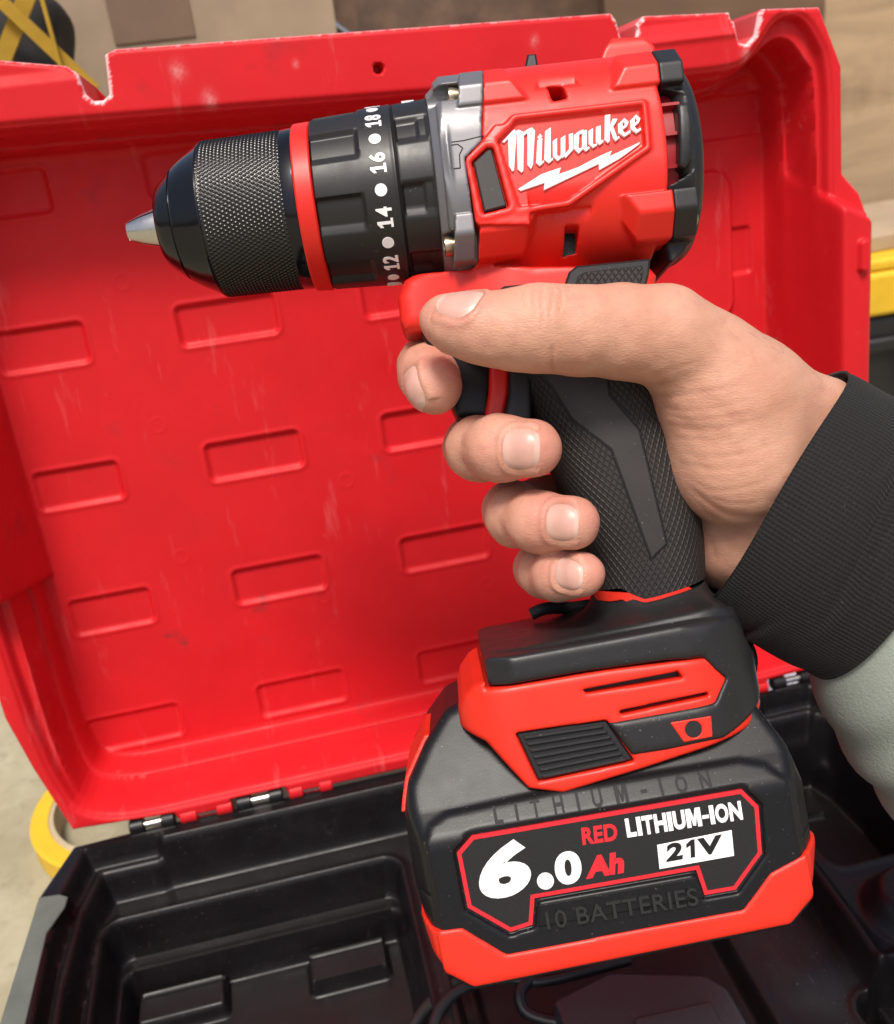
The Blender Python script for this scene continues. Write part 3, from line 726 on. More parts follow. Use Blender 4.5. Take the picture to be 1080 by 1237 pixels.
# hinge: black knuckles of the tray, red knuckles of the lid, bright pin showing in each
def cyl(name, x0, x1, y, z, r, m, parent):
    P = [(x0, r-.5), (x0+.5, r), (x1-.5, r), (x1, r-.5)]
    return lathe(name, P, m, parent, lambda V: V+np.array([0, y, CASE_H+z]), 24, None, 40, True)
def knuckle(x0, x1, m, nm):
    w_ = (x1-x0); y, z = 7.6, 1.9
    a = cyl(nm, x0, x0+w_*.32, y, z, 3.5, m, case); cyl(nm, x1-w_*.30, x1, y, z, 3.5, m, case)
    cyl("hinge_pin", x0+w_*.20, x1-w_*.15, y, z, 1.7, M["steel"], a)
    slab("hinge_leaf", x0, x1, y-4.0 if m is M["base"] else y-1, y-1.2 if m is M["base"] else y+4, CASE_H+z-4.6, CASE_H+z-1.7, m, a, .4)
for x0, x1 in ((16, 36), (64, 85), (329, 350)): knuckle(x0, x1, M["base"], "tray_knuckle")
for x0, x1 in ((38.5, 62), (88, 108), (302, 326)): knuckle(x0, x1, M["lid"], "lid_knuckle")

# ------------------------------------------------------------------ charger and its cable in the tray
ZT = CASE_H-24.0
def xy(u, v, z): return np.array(pix_z(u, v, z)[:2])
top = [xy(736, 1173, ZT), xy(852, 1176, ZT), xy(879, 1193, ZT), xy(899, 1228, ZT)]
back = xy(669, 1208, ZT); fw = np.array([.02, -1.0])
top = [top[3]+fw*70, top[3], top[2], top[1], top[0], back, back+fw*80]
c0 = sum(top)/len(top); org = np.array([c0[0], c0[1], ZT-27])
t = thing("battery_charger", "black battery charger with a raised slide, lying in the tray below the battery", "charger", Matrix.Translation(Vector(org)*.001))
def frustum(name, P0, z0, P1, z1, m, wd):
    n = len(P0); V = [(x, y, z0) for x, y in P0]+[(x, y, z1) for x, y in P1]
    F = [tuple(range(n))[::-1], tuple(range(n, 2*n))]+[(i, (i+1) % n, n+(i+1) % n, n+i) for i in range(n)]
    return bevel(pymesh(name, V, F, m, t, True, 30), wd, 3)
L_ = [p-c0 for p in top]
frustum("charger_body", [p*1.07 for p in L_], 0, L_, 27, M["charger"], 1.6)
sl_ = [xy(765, 1229, ZT+6)-c0, xy(858, 1208, ZT+6)-c0]; sl_ = [sl_[1]+fw*60, sl_[1], sl_[0], sl_[0]+fw*60]; cs = sum(sl_)/4
frustum("battery_slide", [cs+(p-cs)*1.05 for p in sl_], 26.5, sl_, 33, M["charger"], 1.2)
frustum("slide_groove", [cs+(p-cs)*.55 for p in sl_], 32.8, [cs+(p-cs)*.5 for p in sl_], 34.5, M["blackmatte"], .8)
lathe("charge_lamp", [(26.8, 2), (28, 2), (28.4, 1.2)], M["white"], t, lambda V: np.stack([V[:, 1]-30, V[:, 2]-38, V[:, 0]], -1), 16)
P = lambda u, v, z: tuple(pix_z(u, v, CASE_H+z))
tube("charging_cable", [P(700, 1240, -34), P(640, 1226, -33), P(628, 1200, -30), P(640, 1180, -30), P(612, 1168, -29), P(560, 1182, -28), P(520, 1212, -27), P(496, 1245, -28)], 2.4, M["cable"]).__setitem__("label", "thin black charging cable looped beside the charger in the tray")
bpy.data.objects["charging_cable"]["category"] = "cable"
tube("mains_lead", [P(760, 1160, -38), P(700, 1176, -34), P(650, 1186, -31), P(600, 1182, -27.5), P(556, 1196, -24), P(530, 1222, -23), P(520, 1260, -24)], 2.2, M["cable"]).__setitem__("label", "outer loop of black lead running under the battery to the charger")
bpy.data.objects["mains_lead"]["category"] = "cable"
# ------------------------------------------------------------------ drill: chuck and torque collar
def jaw(k):
    c = 2*math.pi*k/3+math.pi/2+.15
    V, F = [], []
    for a, r0 in ((-92.2, 2.6), (-88, 4.2), (-80, 6.4), (-76, 6.4)):
        for t in np.linspace(-.97, .97, 9): V.append((a, (r0)*math.sin(c+t), (r0)*math.cos(c+t)))
        V.append((a, .35*math.sin(c), .35*math.cos(c)))
    for i in range(3):
        for j in range(10): F.append((i*10+j, i*10+(j+1) % 10, (i+1)*10+(j+1) % 10, (i+1)*10+j))
    F.append(tuple(range(10))[::-1]); F.append(tuple(range(30, 40)))
    return pymesh("chuck_jaw", C2Q(np.array(V)), F, M["steel"], drill, True, 30)
for k in range(3): jaw(k)
lathe("chuck_nose", [(-79, 7.2), (-81.8, 7.4), (-82.1, 8.2), (-82.0, 10.4), (-81.4, 11.4), (-80, 12.6), (-77, 15.2), (-76.5, 15.6), (-76.4, 15.25), (-75.9, 15.3), (-75.8, 16.2),
     (-72, 18.6), (-68.4, 20.6), (-67.6, 21.2), (-67.2, 21.2), (-66.9, 20.6), (-60, 20.4)], M["chuck"], drill, sharp=28)
def knurl(a, r, T):
    p = 2*math.pi/112; z = (a+67)/1.22
    u, v = T/p+z*.60, T/p-z*.60
    tri = lambda q: np.abs(q-np.floor(q)-.5)*2
    f = np.minimum(tri(u), tri(v))
    w = np.clip((a+67.0)/.5, 0, 1)*np.clip((-44.3-a)/.5, 0, 1)
    return r+w*(np.clip(f, .12, .78)-.45)*.56
lathe("chuck_sleeve", [(a, 21.5+.35*(a+67)/24) for a in np.linspace(-67, -44.2, 100)], M["knurl"], drill, seg=672, rfun=knurl, sharp=None, caps=False)
lathe("chuck_band", [(-60, 20), (-44.5, 21.3), (-44.4, 21.9), (-44.0, 22.1), (-41.2, 22.2), (-40.9, 21.9), (-40.8, 20), (-30, 19)], M["chuck"], drill, sharp=25)
lathe("chuck_ring", [(-43, 18), (-41.2, 20), (-41.0, 22.6), (-40.5, 23.0), (-36.4, 23.2), (-36.0, 22.8), (-35.8, 20), (-30, 18)], M["red"], drill, sharp=30, seg=128)
CB = .5
def ang(u, v):
    h = 20.
    for _ in range(20):
        a, b = pC(u, v, h); r = 23.6+(a+35.4)*.045; h = math.sqrt(max(.1, r*r-(b-CB)**2))
    return math.atan2(b-CB, h)
FN, RN = ang(408, 284), ang(503, 264)
def collar_r(a, r, T):
    p = math.radians(45)
    def notch(a0, a1, phase, depth, wd):
        q = (T-phase)/p; q = (q-np.floor(q))*p            # angle above the lower edge of the notch
        ww = np.clip(q/.10, 0, 1)*np.clip((wd-q)/.045, 0, 1)
        return depth*ww*np.clip((a1-a)/.9, 0, 1)*np.clip((a-a0)/.5, 0, 1)
    d = notch(-40, -22.6, FN, 1.35, .43)
    d2 = notch(-12.7, -3.6, RN, .75, .40)+notch(-12.7, -6.2, RN+.03, .75, .34)
    g = np.exp(-((a+13.1)/.28)**2)*.7
    return r-d-d2-g
prof = [(-35.9, 22), (-35.8, 23.1), (-35.4, 23.6)]+[(a, 23.6+(a+35.4)*.045) for a in np.arange(-35, -14.0, .45)]+[(a, 24.7+(a+14)*.045) for a in np.arange(-13.9, -3.7, .3)]+[(-3.5, 25.0), (-3.4, 24.2), (-3.3, 20)]
lathe("torque_collar", prof, M["collar"], drill, seg=480, rfun=collar_r, sharp=38, axis=(CB, 0))
# numbers and dots round the collar
def on_collar(a0, a1, r):
    def to(V):                                  # V: x along the circumference (mm, 0 facing the viewer), y towards the nose, z proud
        V = np.asarray(V, float); t = V[:, 0]/r; rr = r+V[:, 2]
        return C2Q(np.stack([a0-V[:, 1], CB+rr*np.sin(t), rr*np.cos(t)], -1))
    return to
def col_pos(u, v):
    h = 20.
    for _ in range(20):
        a, b = pC(u, v, h); r = 23.6+(a+35.4)*.045; h = math.sqrt(max(.1, r*r-(b-CB)**2))
    return a, r*math.atan2(b-CB, h)/1.0, r
numbers = []
a1, s1, r1 = col_pos(452, 168); a2, s2, r2 = col_pos(461, 230); a3, s3, r3 = col_pos(469, 293)
step = (s1-s3)/2
a_mid = (a1+a2+a3)/3; RR = 23.6+(a_mid+35.4)*.045
for k, body in ((-3, "6"), (-2, "8"), (-1, "10"), (0, "12"), (1, "14"), (2, "16"), (3, "18"), (4, "20"), (5, "4"), (6, "2")):
    sc = s3+(k-.5)*step
    GV, GF = [], []
    for gi, ch in enumerate(body):
        if ch == "1": V, F = prism_data(ONE, -.5, .5); V = V-np.array([.5, .5, 0])
        else: V, F = text_data(ch, 1.0, .028, .1); lo, hi = V.min(0), V.max(0); V = (V-(lo+hi)/2)/(hi-lo)
        off = 0 if len(body) == 1 else (-1.55 if gi == 0 else 1.45)
        GF += [tuple(i+sum(len(q) for q in GV) for i in f) for f in F]; GV.append(np.column_stack([sc+off+V[:, 0]*2.55, V[:, 1]*4.3, V[:, 2]*.25+.05]))
    pymesh("collar_number", on_collar(a_mid, 0, RR)(np.concatenate(GV)), GF, M["white"], drill, False)
    P = [(s3+k*step+1.62*math.cos(t), 1.62*math.sin(t)) for t in np.linspace(0, 2*math.pi, 24, endpoint=False)]
    V, F = prism_data(P, -.2, .16); pymesh("collar_dot", on_collar(a_mid, 0, RR)(V), F, M["white"], drill, False)
V, F = text_data("DRILL", 1.0, .02, .1); lo, hi = V.min(0), V.max(0); V = (V-(lo+hi)/2)/(hi-lo)
V = np.column_stack([RR*1.17+V[:, 0]*9, V[:, 1]*3.4, V[:, 2]*.25+.5])
pymesh("collar_word", on_collar(-8.2, 0, RR)(V), F, M["white"], drill, False)

# ------------------------------------------------------------------ drill: gear case and red housing
BB = .8
def section(y, z, e=0.0): return rect(y, z, (BB, 0), (29.3+e, 28.0+e), 24.0)
def corner_bosses(x, y, z, a0, a1, hw=5.6, c=19.4, g=0.0):
    ay, az = np.abs(y-BB+1.0), np.abs(z)
    r_ = smax(smax(np.abs(ay-c)-hw-g, np.abs(az-18.5)-9.3-g, .5), (ay+az-46.9-g)*.7071, .5)
    return np.maximum(r_, np.maximum(a0-x, x-a1))
def f_grey(x, y, z):
    r = np.sqrt((y-BB)**2+z*z)
    xs = x-.14*y
    d = smax(np.maximum(section(y, z, .15), -1.2-x), xs-8.95, .3)
    d = np.maximum(d, smax(r-29.6-.85*(x+.3), r-30.4, .4))
    d = smin(d, np.maximum(smax(r-27.2-.8*(x+2), r-29.0, .5), np.maximum(-3.4-x, x-1.0)), .5)
    b = corner_bosses(xs, y, z, 2.5, 8.95)
    d = smin(d, b, .5)
    P = [pA(*q, 28) for q in ((583, 140), (586, 168), (563, 191), (574, 269), (578, 330), (640, 330), (640, 140))]
    cut = np.maximum(poly2(x, y, P)-.25, 20-z)
    for by in (-1, 1):
        for bz in (-1, 1):
            ry = np.sqrt((y-BB+1.0-by*19.6)**2+np.minimum(np.abs(z)*np.sign(z*bz)-19.4, 0)**2)
            d = smax(d, -np.maximum(ry-3.1, xs-2.45), .3)
    return np.maximum(d, -cut)
sdf_part("gear_case", f_grey, (-5, -33, -32), (13, 33, 32), .38, A2Q, M["grey"], drill)
PANEL = [pA(*q, 28.5) for q in ((598, 170), (623, 144), (776, 126), (781, 177), (686, 243), (626, 253))]
WEDGE = [pA(*q, 28.5) for q in ((589, 181), (572, 197), (585, 256), (612, 249), (594, 181))]
TONG = [pA(*q, 28.2) for q in ((598, 152), (588, 165), (563.5, 191), (574.5, 268), (579, 272), (640, 272), (640, 150))]
HOLE1 = [pA(*q, 26) for q in ((661, 102), (680, 101), (685, 121), (667, 124))]
HOLE2 = [pA(*q, 26.5) for q in ((685, 267), (702, 267), (702, 293), (686, 297))]
BUMP = [pA(*q, 2) for q in ((719, 90), (726, 71), (736, 55), (772, 55), (785, 66), (790, 90))]
NOSE = [Q(*q, 5)[:2] for q in ((490, 403), (484, 392), (481, 362), (489, 342), (512, 328), (560, 321), (600, 318), (640, 330), (700, 325), (770, 330), (783, 345), (770, 430), (640, 452), (612, 448), (560, 425), (520, 402))]
def red_body(x, y, z):
    xs = x-.14*y
    d = smax(section(y, z), smax(8.9-xs, x-57.2+.004*(y-BB)**2, .5), .8)
    # corner bosses with sloping ends
    o = np.maximum(np.abs(y-BB+1.0)-14, np.abs(z)-17)*1.0
    b = np.maximum(corner_bosses(x, y, z, -5, 57.4), 9.0-xs)
    end = np.minimum((x-24.6)+.62*np.maximum(np.abs(y-BB+1.0)-13.5, 0)+.45*np.maximum(np.abs(z)-23, 0), -(x-40.6)+.62*np.maximum(np.abs(y-BB+1.0)-13.5, 0)+.9*np.maximum(np.abs(z)-23, 0))/1.15
    d = smin(d, smax(b, end, .5), .5)
    d = smin(d, smax(np.maximum(poly2(x, y, BUMP), np.abs(z)-8), (np.abs(z)-8)*.8+(y-34)*.4, .5), .8)
    vg = np.maximum(np.abs(x-31)-6+.35*(np.abs(y-BB)-14), np.abs(np.abs(y-BB)-20.6)-4.4)     # shallow hollow round each hole
    d = smax(d, -np.maximum(vg, 24.2-z), 1.2)
    # tongue over the gear case, logo panel with its ridge
    tg = poly2(x, y, TONG)
    d = smin(d, smax(np.maximum(np.maximum(tg, z-28.9), 20-z), x-20, .4), .3)
    pp = poly2(x, y, PANEL)
    d = smin(d, np.maximum(np.abs(pp-.5)-.7, np.maximum(z-29.0, 22-z)), .5)
    d = smax(d, -np.maximum(pp+.5, 27.35-z), .25)
    ww = poly2(x, y, WEDGE)
    d = smax(d, -np.maximum(ww-.45, 27.2-z), .25)
    d = smin(d, np.maximum(np.abs(ww-1.5)-.55, np.maximum(z-29.2, 24-z)), .4)
    for H in (HOLE1, HOLE2): d = smax(d, -np.maximum(poly2(x, y, H), 15-z), .35)
    # lower housing running into the grip, and the nose above the trigger
    P = A2Q(np.stack([x, y, z], -1)); qx, qy = P[:, 0], P[:, 1]
    t = np.clip((qx+14)/34, 0, 1); half = 10.5+8.5*t*t*(3-2*t)
    d2 = smax(poly2(qx, qy, NOSE)+1.5, np.abs(z)-half+1.5, 4.0)-1.5
    d = smin(d, smax(d2, qy-66, .5), 2.5)
    wallh = np.sqrt((y-BB)**2+z*z)
    return smax(d, -np.maximum(wallh-24.5, 52-x), .3)
sdf_part("housing", red_body, (-24, -62, -32), (63, 38, 32), .46, A2Q, M["red"], drill)
prism("side_window", offset(WEDGE[::-1], -.2) if False else WEDGE, 26.0, 28.9, A2Q, M["rubberflat"], drill, .35)
for H, nm in ((HOLE1, "dark_hole_floor"), (HOLE2, "dark_hole_floor")): prism(nm, H, 12.5, 15.4, A2Q, M["black"], drill)  # black plates closing the holes; the shade of their depth put into colour
V, F = prism_data([pA(*q, 6) for q in ((632, 90), (637, 65), (648, 64), (652, 90))], -2, 6, .6); pymesh("direction_knob", A2Q(V), F, M["blackmatte"], drill)
# lettering on the panel
def zl(L): return [pA(590+x*.19444, 120+y*.19444, 28.2) for x, y in L]
LOGO = [[(85, 263), (150, 193), (166, 182), (170, 205), (140, 222), (100, 268)], [(122, 240), (165, 184), (174, 236), (160, 440), (148, 446), (128, 412)],
 [(160, 200), (188, 186), (216, 198), (190, 222), (165, 218)], [(176, 205), (198, 192), (222, 202), (218, 440), (207, 455), (182, 432)],
 [(205, 212), (250, 180), (272, 172), (288, 190), (250, 202), (216, 228)], [(243, 190), (268, 173), (291, 192), (278, 405), (265, 432), (243, 405)],
 [(305, 250), (336, 238), (331, 384), (344, 377), (348, 388), (320, 413), (297, 394)], [(303, 236), (322, 211), (336, 228), (318, 247)],
 [(353, 196), (389, 172), (388, 370), (400, 360), (405, 372), (376, 396), (347, 374)],
 [(400, 258), (428, 238), (428, 345), (440, 352), (456, 346), (456, 362), (430, 382), (402, 354)], [(450, 240), (479, 220), (479, 346), (462, 364), (450, 352)],
 [(500, 215), (527, 208), (528, 312), (481, 362), (468, 350), (503, 305)],
 [(532, 222), (562, 196), (566, 216), (560, 298), (570, 306), (590, 290), (592, 304), (561, 336), (531, 304)], [(548, 207), (582, 188), (612, 190), (600, 206), (562, 217)], [(581, 198), (613, 188), (612, 300), (625, 290), (632, 302), (606, 323), (583, 302)],
 [(622, 195), (651, 178), (650, 274), (661, 281), (675, 270), (677, 284), (651, 301), (624, 276)], [(668, 172), (698, 160), (700, 256), (712, 249), (717, 263), (691, 283), (668, 262)],
 [(724, 99), (758, 92), (755, 256), (744, 271), (722, 250)], [(752, 178), (772, 120), (803, 120), (791, 146), (768, 182)], [(752, 176), (776, 168), (800, 234), (812, 226), (817, 237), (790, 260), (776, 242)],
 [(806, 152), (834, 136), (836, 194), (850, 210), (880, 190), (886, 206), (846, 233), (808, 207)], [(808, 154), (845, 116), (872, 140), (862, 168), (836, 186), (834, 170), (850, 156), (841, 140), (828, 150)],
 [(881, 130), (909, 114), (911, 172), (925, 188), (947, 176), (950, 190), (921, 211), (883, 185)], [(883, 132), (917, 95), (945, 118), (936, 146), (911, 164), (909, 148), (924, 134), (915, 118), (903, 128)]]
BOLT = [(185, 555), (330, 462), (452, 420), (440, 462), (560, 418), (690, 350), (770, 315), (755, 350), (945, 262), (938, 278), (820, 365), (690, 438), (686, 400), (540, 470), (345, 562), (350, 517), (200, 568)]
multi_prism("brand_lettering", [zl(L) for L in LOGO], 27.2, 28.05, A2Q, M["logo"], drill, .12)
multi_prism("lightning_emblem", [zl(BOLT)], 27.2, 28.0, A2Q, M["logo"], drill, .12)
def engraved(L, wd=.16):
    for a_, b_ in zip(L[:-1], L[1:]):
        p0, p1 = np.array(pA(*a_, 28.1)), np.array(pA(*b_, 28.1)); e_ = (p1-p0)/np.hypot(*(p1-p0)); n_ = np.array([-e_[1], e_[0]])*wd
        yield [p0-n_-e_*.05, p1-n_+e_*.05, p1+n_+e_*.05, p0+n_-e_*.05]
multi_prism("engraved_mark", list(engraved([(537, 173), (560, 170), (584, 164)]))+list(engraved([(541, 176), (553, 174.5), (559, 179), (555, 187), (556, 203), (541, 205)])), 27.6, 28.17, A2Q, M["ink"], drill)
# screws at both ends
def screw(u, v, h, a0, a1):
    a, b = pA(u, v, h)
    o = lathe("screw", [(a1, 1.6), (a0+.9, 2.7), (a0+.2, 2.6), (a0, 2.0), (a0, 1.2), (a0+.7, 1.0), (a0+.8, .2)] if a1 > a0 else [(a1, 1.5), (a0-.9, 2.1), (a0-.2, 2.0), (a0, 1.5), (a0, .9), (a0-.6, .8), (a0-.7, .2)],
              M["screw"], drill, A2Q, 20, None, 30, True, (b, h))
for b in (19.4, -20.0):
    for bz in (19.4, -19.4):
        a0 = .14*b-.2
        lathe("screw", [(a0+5, 1.6), (a0+1.0, 2.75), (a0+.2, 2.65), (a0, 2.1), (a0, 1.25), (a0+.7, 1.1), (a0+.8, .2)], M["screw"], drill, A2Q, 24, None, 30, True, (b, bz))
for bz in (19.5, -19.5):
    for b in (19.4, -20.0):
        lathe("screw", [(58, 1.8), (64.4, 1.9), (65.0, 1.7), (65.2, .9), (64.8, .7), (64.7, .1)], M["screw"], drill, A2Q, 20, None, 30, True, (b, bz))
# rear cap with its struts, and the red fan housing seen through the gap
LOWB = [Q(*q, 8)[:2] for q in ((779, 318), (806, 270), (834, 262), (832, 292), (815, 316), (792, 338), (776, 360), (760, 352))]
PADP = [pA(*q, 25) for q in ((815, 131), (829, 129), (832, 150), (832, 196), (826, 207), (818, 205))]
def f_cap(x, y, z):
    r = np.sqrt((y-BB)**2+z*z)
    d = smax(r-27.6, smax(60.4-x+.0*r, (x-69.2)+.0024*r*r, 1.0), 6.0)
    d = np.maximum(d, -np.maximum(r-22.8, x-65))
    b = corner_bosses(x, y, z, 57.4, 63.6)
    d = smin(d, smax(b, -100+0*x, .4), .5)
    st = np.maximum(np.maximum(r-27.6, 23.4-r), np.maximum(56.8-x, x-64))
    ang = np.abs(np.abs(y-BB)-18.5)-(5.5+.4*(x-57))
    d = smin(d, np.maximum(st, ang), 1.0)
    P = A2Q(np.stack([x, y, z], -1))
    d = smin(d, smax(np.maximum(poly2(P[:, 0], P[:, 1], LOWB), np.abs(z)-17), 56.9-x-.12*(y+29.), 2.0), 1.5)
    pad = smax(poly2(x, y, PADP), np.abs(r-26.6)-2.5, 1.0)
    return smin(d, np.maximum(pad, 10-z), .6)
sdf_part("rear_cap", f_cap, (50, -46, -32), (75, 33, 32), .42, A2Q, M["blackmatte"], drill)
lathe("fan_guard", [(50, 20), (50, 24.3), (62, 24.3), (62, 12), (66, 10)], M["maroon"], drill, A2Q, 64, None, 30, True, (BB, 0))
VV, FF = [], []
for k, t in enumerate(np.linspace(0, 2*math.pi, 20, endpoint=False)):
    P = [(56.6, -.45), (62.5, -.45), (62.5, .45), (56.6, .45)]
    V, F = prism_data(P, 23.5, 26.4); y, z = V[:, 1].copy(), V[:, 2].copy()
    V[:, 1] = BB+z*math.sin(t)+y*math.cos(t); V[:, 2] = z*math.cos(t)-y*math.sin(t)
    FF += [tuple(len(VV)*8+i for i in f) for f in F]; VV.append(V)
o = pymesh("fan_guard_ribs", A2Q(np.concatenate(VV)), FF, M["maroon"], drill)

# ------------------------------------------------------------------ drill: trigger, grip
TRIG = [Q(*q, 6)[:2] for q in ((508, 400), (545, 420), (594, 440), (592, 506), (552, 505), (537, 474), (522, 434))]
def f_trig(x, y, z): return smax(poly2(x, y, TRIG)+1, np.abs(z)-7.2, 2.4)-1
sdf_part("trigger", f_trig, (-14, 20, -12), (18, 56, 12), .4, None, M["black"], drill)
RING = [Q(*q, 8)[:2] for q in ((591, 438), (616, 438), (615, 475), (608, 507), (584, 507), (590, 475))]
sdf_part("trigger_ring", lambda x, y, z: smax(poly2(x, y, RING)+.3, np.abs(z)-9.6, 2)-.3, (6, 20, -13), (22, 48, 13), .4, None, M["red"], drill)
RIM = [Q(*q, 10)[:2] for q in ((615, 438), (642, 438), (642, 512), (607, 510), (614, 475))]
sdf_part("trigger_rim", lambda x, y, z: smax(poly2(x, y, RIM)+.3, np.abs(z)-11.6, 2)-.3, (12, 18, -16), (30, 48, 16), .4, None, M["blackmatte"], drill)
GK = [(72, 34, 23.5, 17.5), (62, 36.5, 23.5, 17.8), (50, 38.5, 23, 18), (40, 40.5, 22.5, 18), (22, 46, 21, 18), (5, 52, 19.3, 17.6), (-10, 56, 17.2, 17), (-22, 57.6, 15.8, 16.2), (-34, 57.6, 15.5, 15.8)]
GKa = np.array(GK)[::-1]
def gsec(y): return [np.interp(y, GKa[:, 0], GKa[:, i]) for i in (1, 2, 3)]
def smooth_gsec(y):
    a = [gsec(np.asarray(y)+d) for d in (-5, -2.5, 0, 2.5, 5)]
    return [sum(q[i] for q in a)/5 for i in range(3)]
GN = 2.5
def ybot(x):   # lower edge of the rubber with its shallow notch
    return np.interp(x, [38, 47.5, 50.5, 53.5, 57, 72], [-22.6, -20.8, -22.4, -23.6, -22.8, -18.4])
def loft_grip(name, ytop, ybf, grow, m, rows=90, seg=140):
    th = np.linspace(0, 2*math.pi, seg, endpoint=False); V, K = [], []
    for i in range(rows):
        t = i/(rows-1)
        y0 = ytop(None) if callable(ytop) and ytop is ytop_const else None
        c, a, b = smooth_gsec(np.array(68-90*t))
        ex = 2/GN; x = c+(a+grow)*np.sign(np.cos(th))*np.abs(np.cos(th))**ex; z = (b+grow)*np.sign(np.sin(th))*np.abs(np.sin(th))**ex
        yt = ytop(x); yb = ybf(x); y = yt+(yb-yt)*t
        c, a, b = smooth_gsec(y); x = c+(a+grow)*np.sign(np.cos(th))*np.abs(np.cos(th))**ex; z = (b+grow)*np.sign(np.sin(th))*np.abs(np.sin(th))**ex
        s = np.concatenate([[0], np.cumsum(np.hypot(np.diff(x), np.diff(z)))]); s = s-s[seg//4]
        V.append(np.stack([x, y, z], -1)); K.append(np.stack([s/1.72, (y-.18*x)/2.75, 0*s], -1))
    V = np.concatenate(V); i = np.arange(rows-1)[:, None]*seg; j = np.arange(seg)[None]; j2 = (j+1) % seg
    qd = np.stack([i+j2, i+j, i+seg+j, i+seg+j2], -1).reshape(-1, 4)
    n = len(V); V = np.concatenate([V, [V[:seg].mean(0)], [V[-seg:].mean(0)]]); jj = np.arange(seg); j3 = (jj+1) % seg
    tr = np.concatenate([np.stack([np.full(seg, n), jj, j3], 1), np.stack([np.full(seg, n+1), n-seg+j3, n-seg+jj], 1)])
    o = npmesh(name, V, qd, tr, m, drill, True, 50)
    attr(o, "knurl", np.concatenate(K+[np.zeros((2, 3))]), 'FLOAT_VECTOR'); return o
ytop_const = lambda x: 66+0*x
loft_grip("grip", lambda x: 66+0*x, ybot, 0, M["rubber"])
loft_grip("grip_piping", lambda x: ybot(x)+.6, lambda x: ybot(x)-3, -.15, M["orange_red"], rows=5)
def grip_h(x, y, grow=0):
    c, a, b = smooth_gsec(y); q = np.clip(1-np.abs((x-c)/(a+grow))**GN, 0, 1); return (b+grow)*q**(1/GN)
def surf_plate(name, P, hfun, up, m, parent, sub=14, down=.6, rim=.35, to=None):
    """thin moulded plate that follows the surface hfun inside polygon P"""
    P = np.asarray(P, float)
    if sum(P[i-1, 0]*P[i, 1]-P[i, 0]*P[i-1, 1] for i in range(len(P))) < 0: P = P[::-1]
    n = len(P); pts = []
    for i in range(n):
        a, b = P[i], P[(i+1) % n]; L = np.hypot(*(b-a)); k = max(1, int(L/1.5))
        pts += [a+(b-a)*j/k for j in range(k)]
    O = np.array(pts); I = O.copy()
    for i in range(len(O)):
        e = O[(i+1) % len(O)]-O[i-1]; e /= np.hypot(*e); I[i] = O[i]+np.array([-e[1], e[0]])*rim
    lo, hi = P.min(0), P.max(0); gx = np.arange(lo[0], hi[0], 1.6); gy = np.arange(lo[1], hi[1], 1.6)
    g = np.stack(np.meshgrid(gx, gy), -1).reshape(-1, 2); g = g[poly2(g[:, 0], g[:, 1], P) < -1.1]
    from mathutils.geometry import delaunay_2d_cdt
    nI = len(I); vin = [Vector(p) for p in np.concatenate([I, g])]
    r = delaunay_2d_cdt(vin, [(i, (i+1) % nI) for i in range(nI)], [list(range(nI))], 1, 1e-5)
    tv = np.array([v[:] for v in r[0]]); tri = [tuple(f) for f in r[2]]
    V = [np.column_stack([tv, hfun(tv[:, 0], tv[:, 1])+up])]; base = len(tv)
    V += [np.column_stack([I, hfun(I[:, 0], I[:, 1])+up]), np.column_stack([O, hfun(O[:, 0], O[:, 1])+up*.4]), np.column_stack([O, hfun(O[:, 0], O[:, 1])-down])]
    F = list(tri); m_ = len(O)
    for k in range(2):
        for i in range(m_):
            j = (i+1) % m_; o1, o2 = base+k*m_, base+(k+1)*m_
            F.append((o2+i, o2+j, o1+j, o1+i))
    V = np.concatenate(V)
    return pymesh(name, to(V) if to else V, F, m, parent, True, 40)
INLAY = [Q(*q, 18)[:2] for q in ((628, 380), (640, 412), (657, 448), (692, 506), (739, 543), (788, 675), (806, 657), (772, 519), (736, 477), (733, 450), (735, 380))]
surf_plate("grip_inlay", INLAY, grip_h, .35, M["rubberflat"], drill)
surf_plate("grip_inlay_seam", offset(np.array(INLAY)[::-1], .42) if sum(INLAY[i-1][0]*INLAY[i][1]-INLAY[i][0]*INLAY[i-1][1] for i in range(len(INLAY))) < 0 else offset(np.array(INLAY), .42), lambda x, y: grip_h(x, y), .06, M["black"], drill, down=.5, rim=.2)
PATCH = [Q(*q, 21)[:2] for q in ((679, 352), (688, 327), (697, 320), (787, 311), (785, 330), (779, 352))]
prism("heel_pad", PATCH, 12, 20.3, None, M["blackmatte"], drill, .6)
PATCH2 = [Q(*q, 21)[:2] for q in ((692, 350), (699, 333), (706, 328), (776, 320), (778, 326), (773, 350))]
o = prism("heel_pad_texture", PATCH2, 14, 20.7, None, M["rubber"], drill, .3)
co = np.array([v.co[:] for v in o.data.vertices])*1000; attr(o, "knurl", np.stack([co[:, 0]/1.8, co[:, 1]/2.5, 0*co[:, 0]], -1), 'FLOAT_VECTOR')
SEL = [Q(*q, 20)[:2] for q in ((598, 365), (601, 351), (609, 345), (661, 340), (664, 365))]
prism("direction_switch", SEL, 10, 20.0, None, M["blackmatte"], drill, .7)

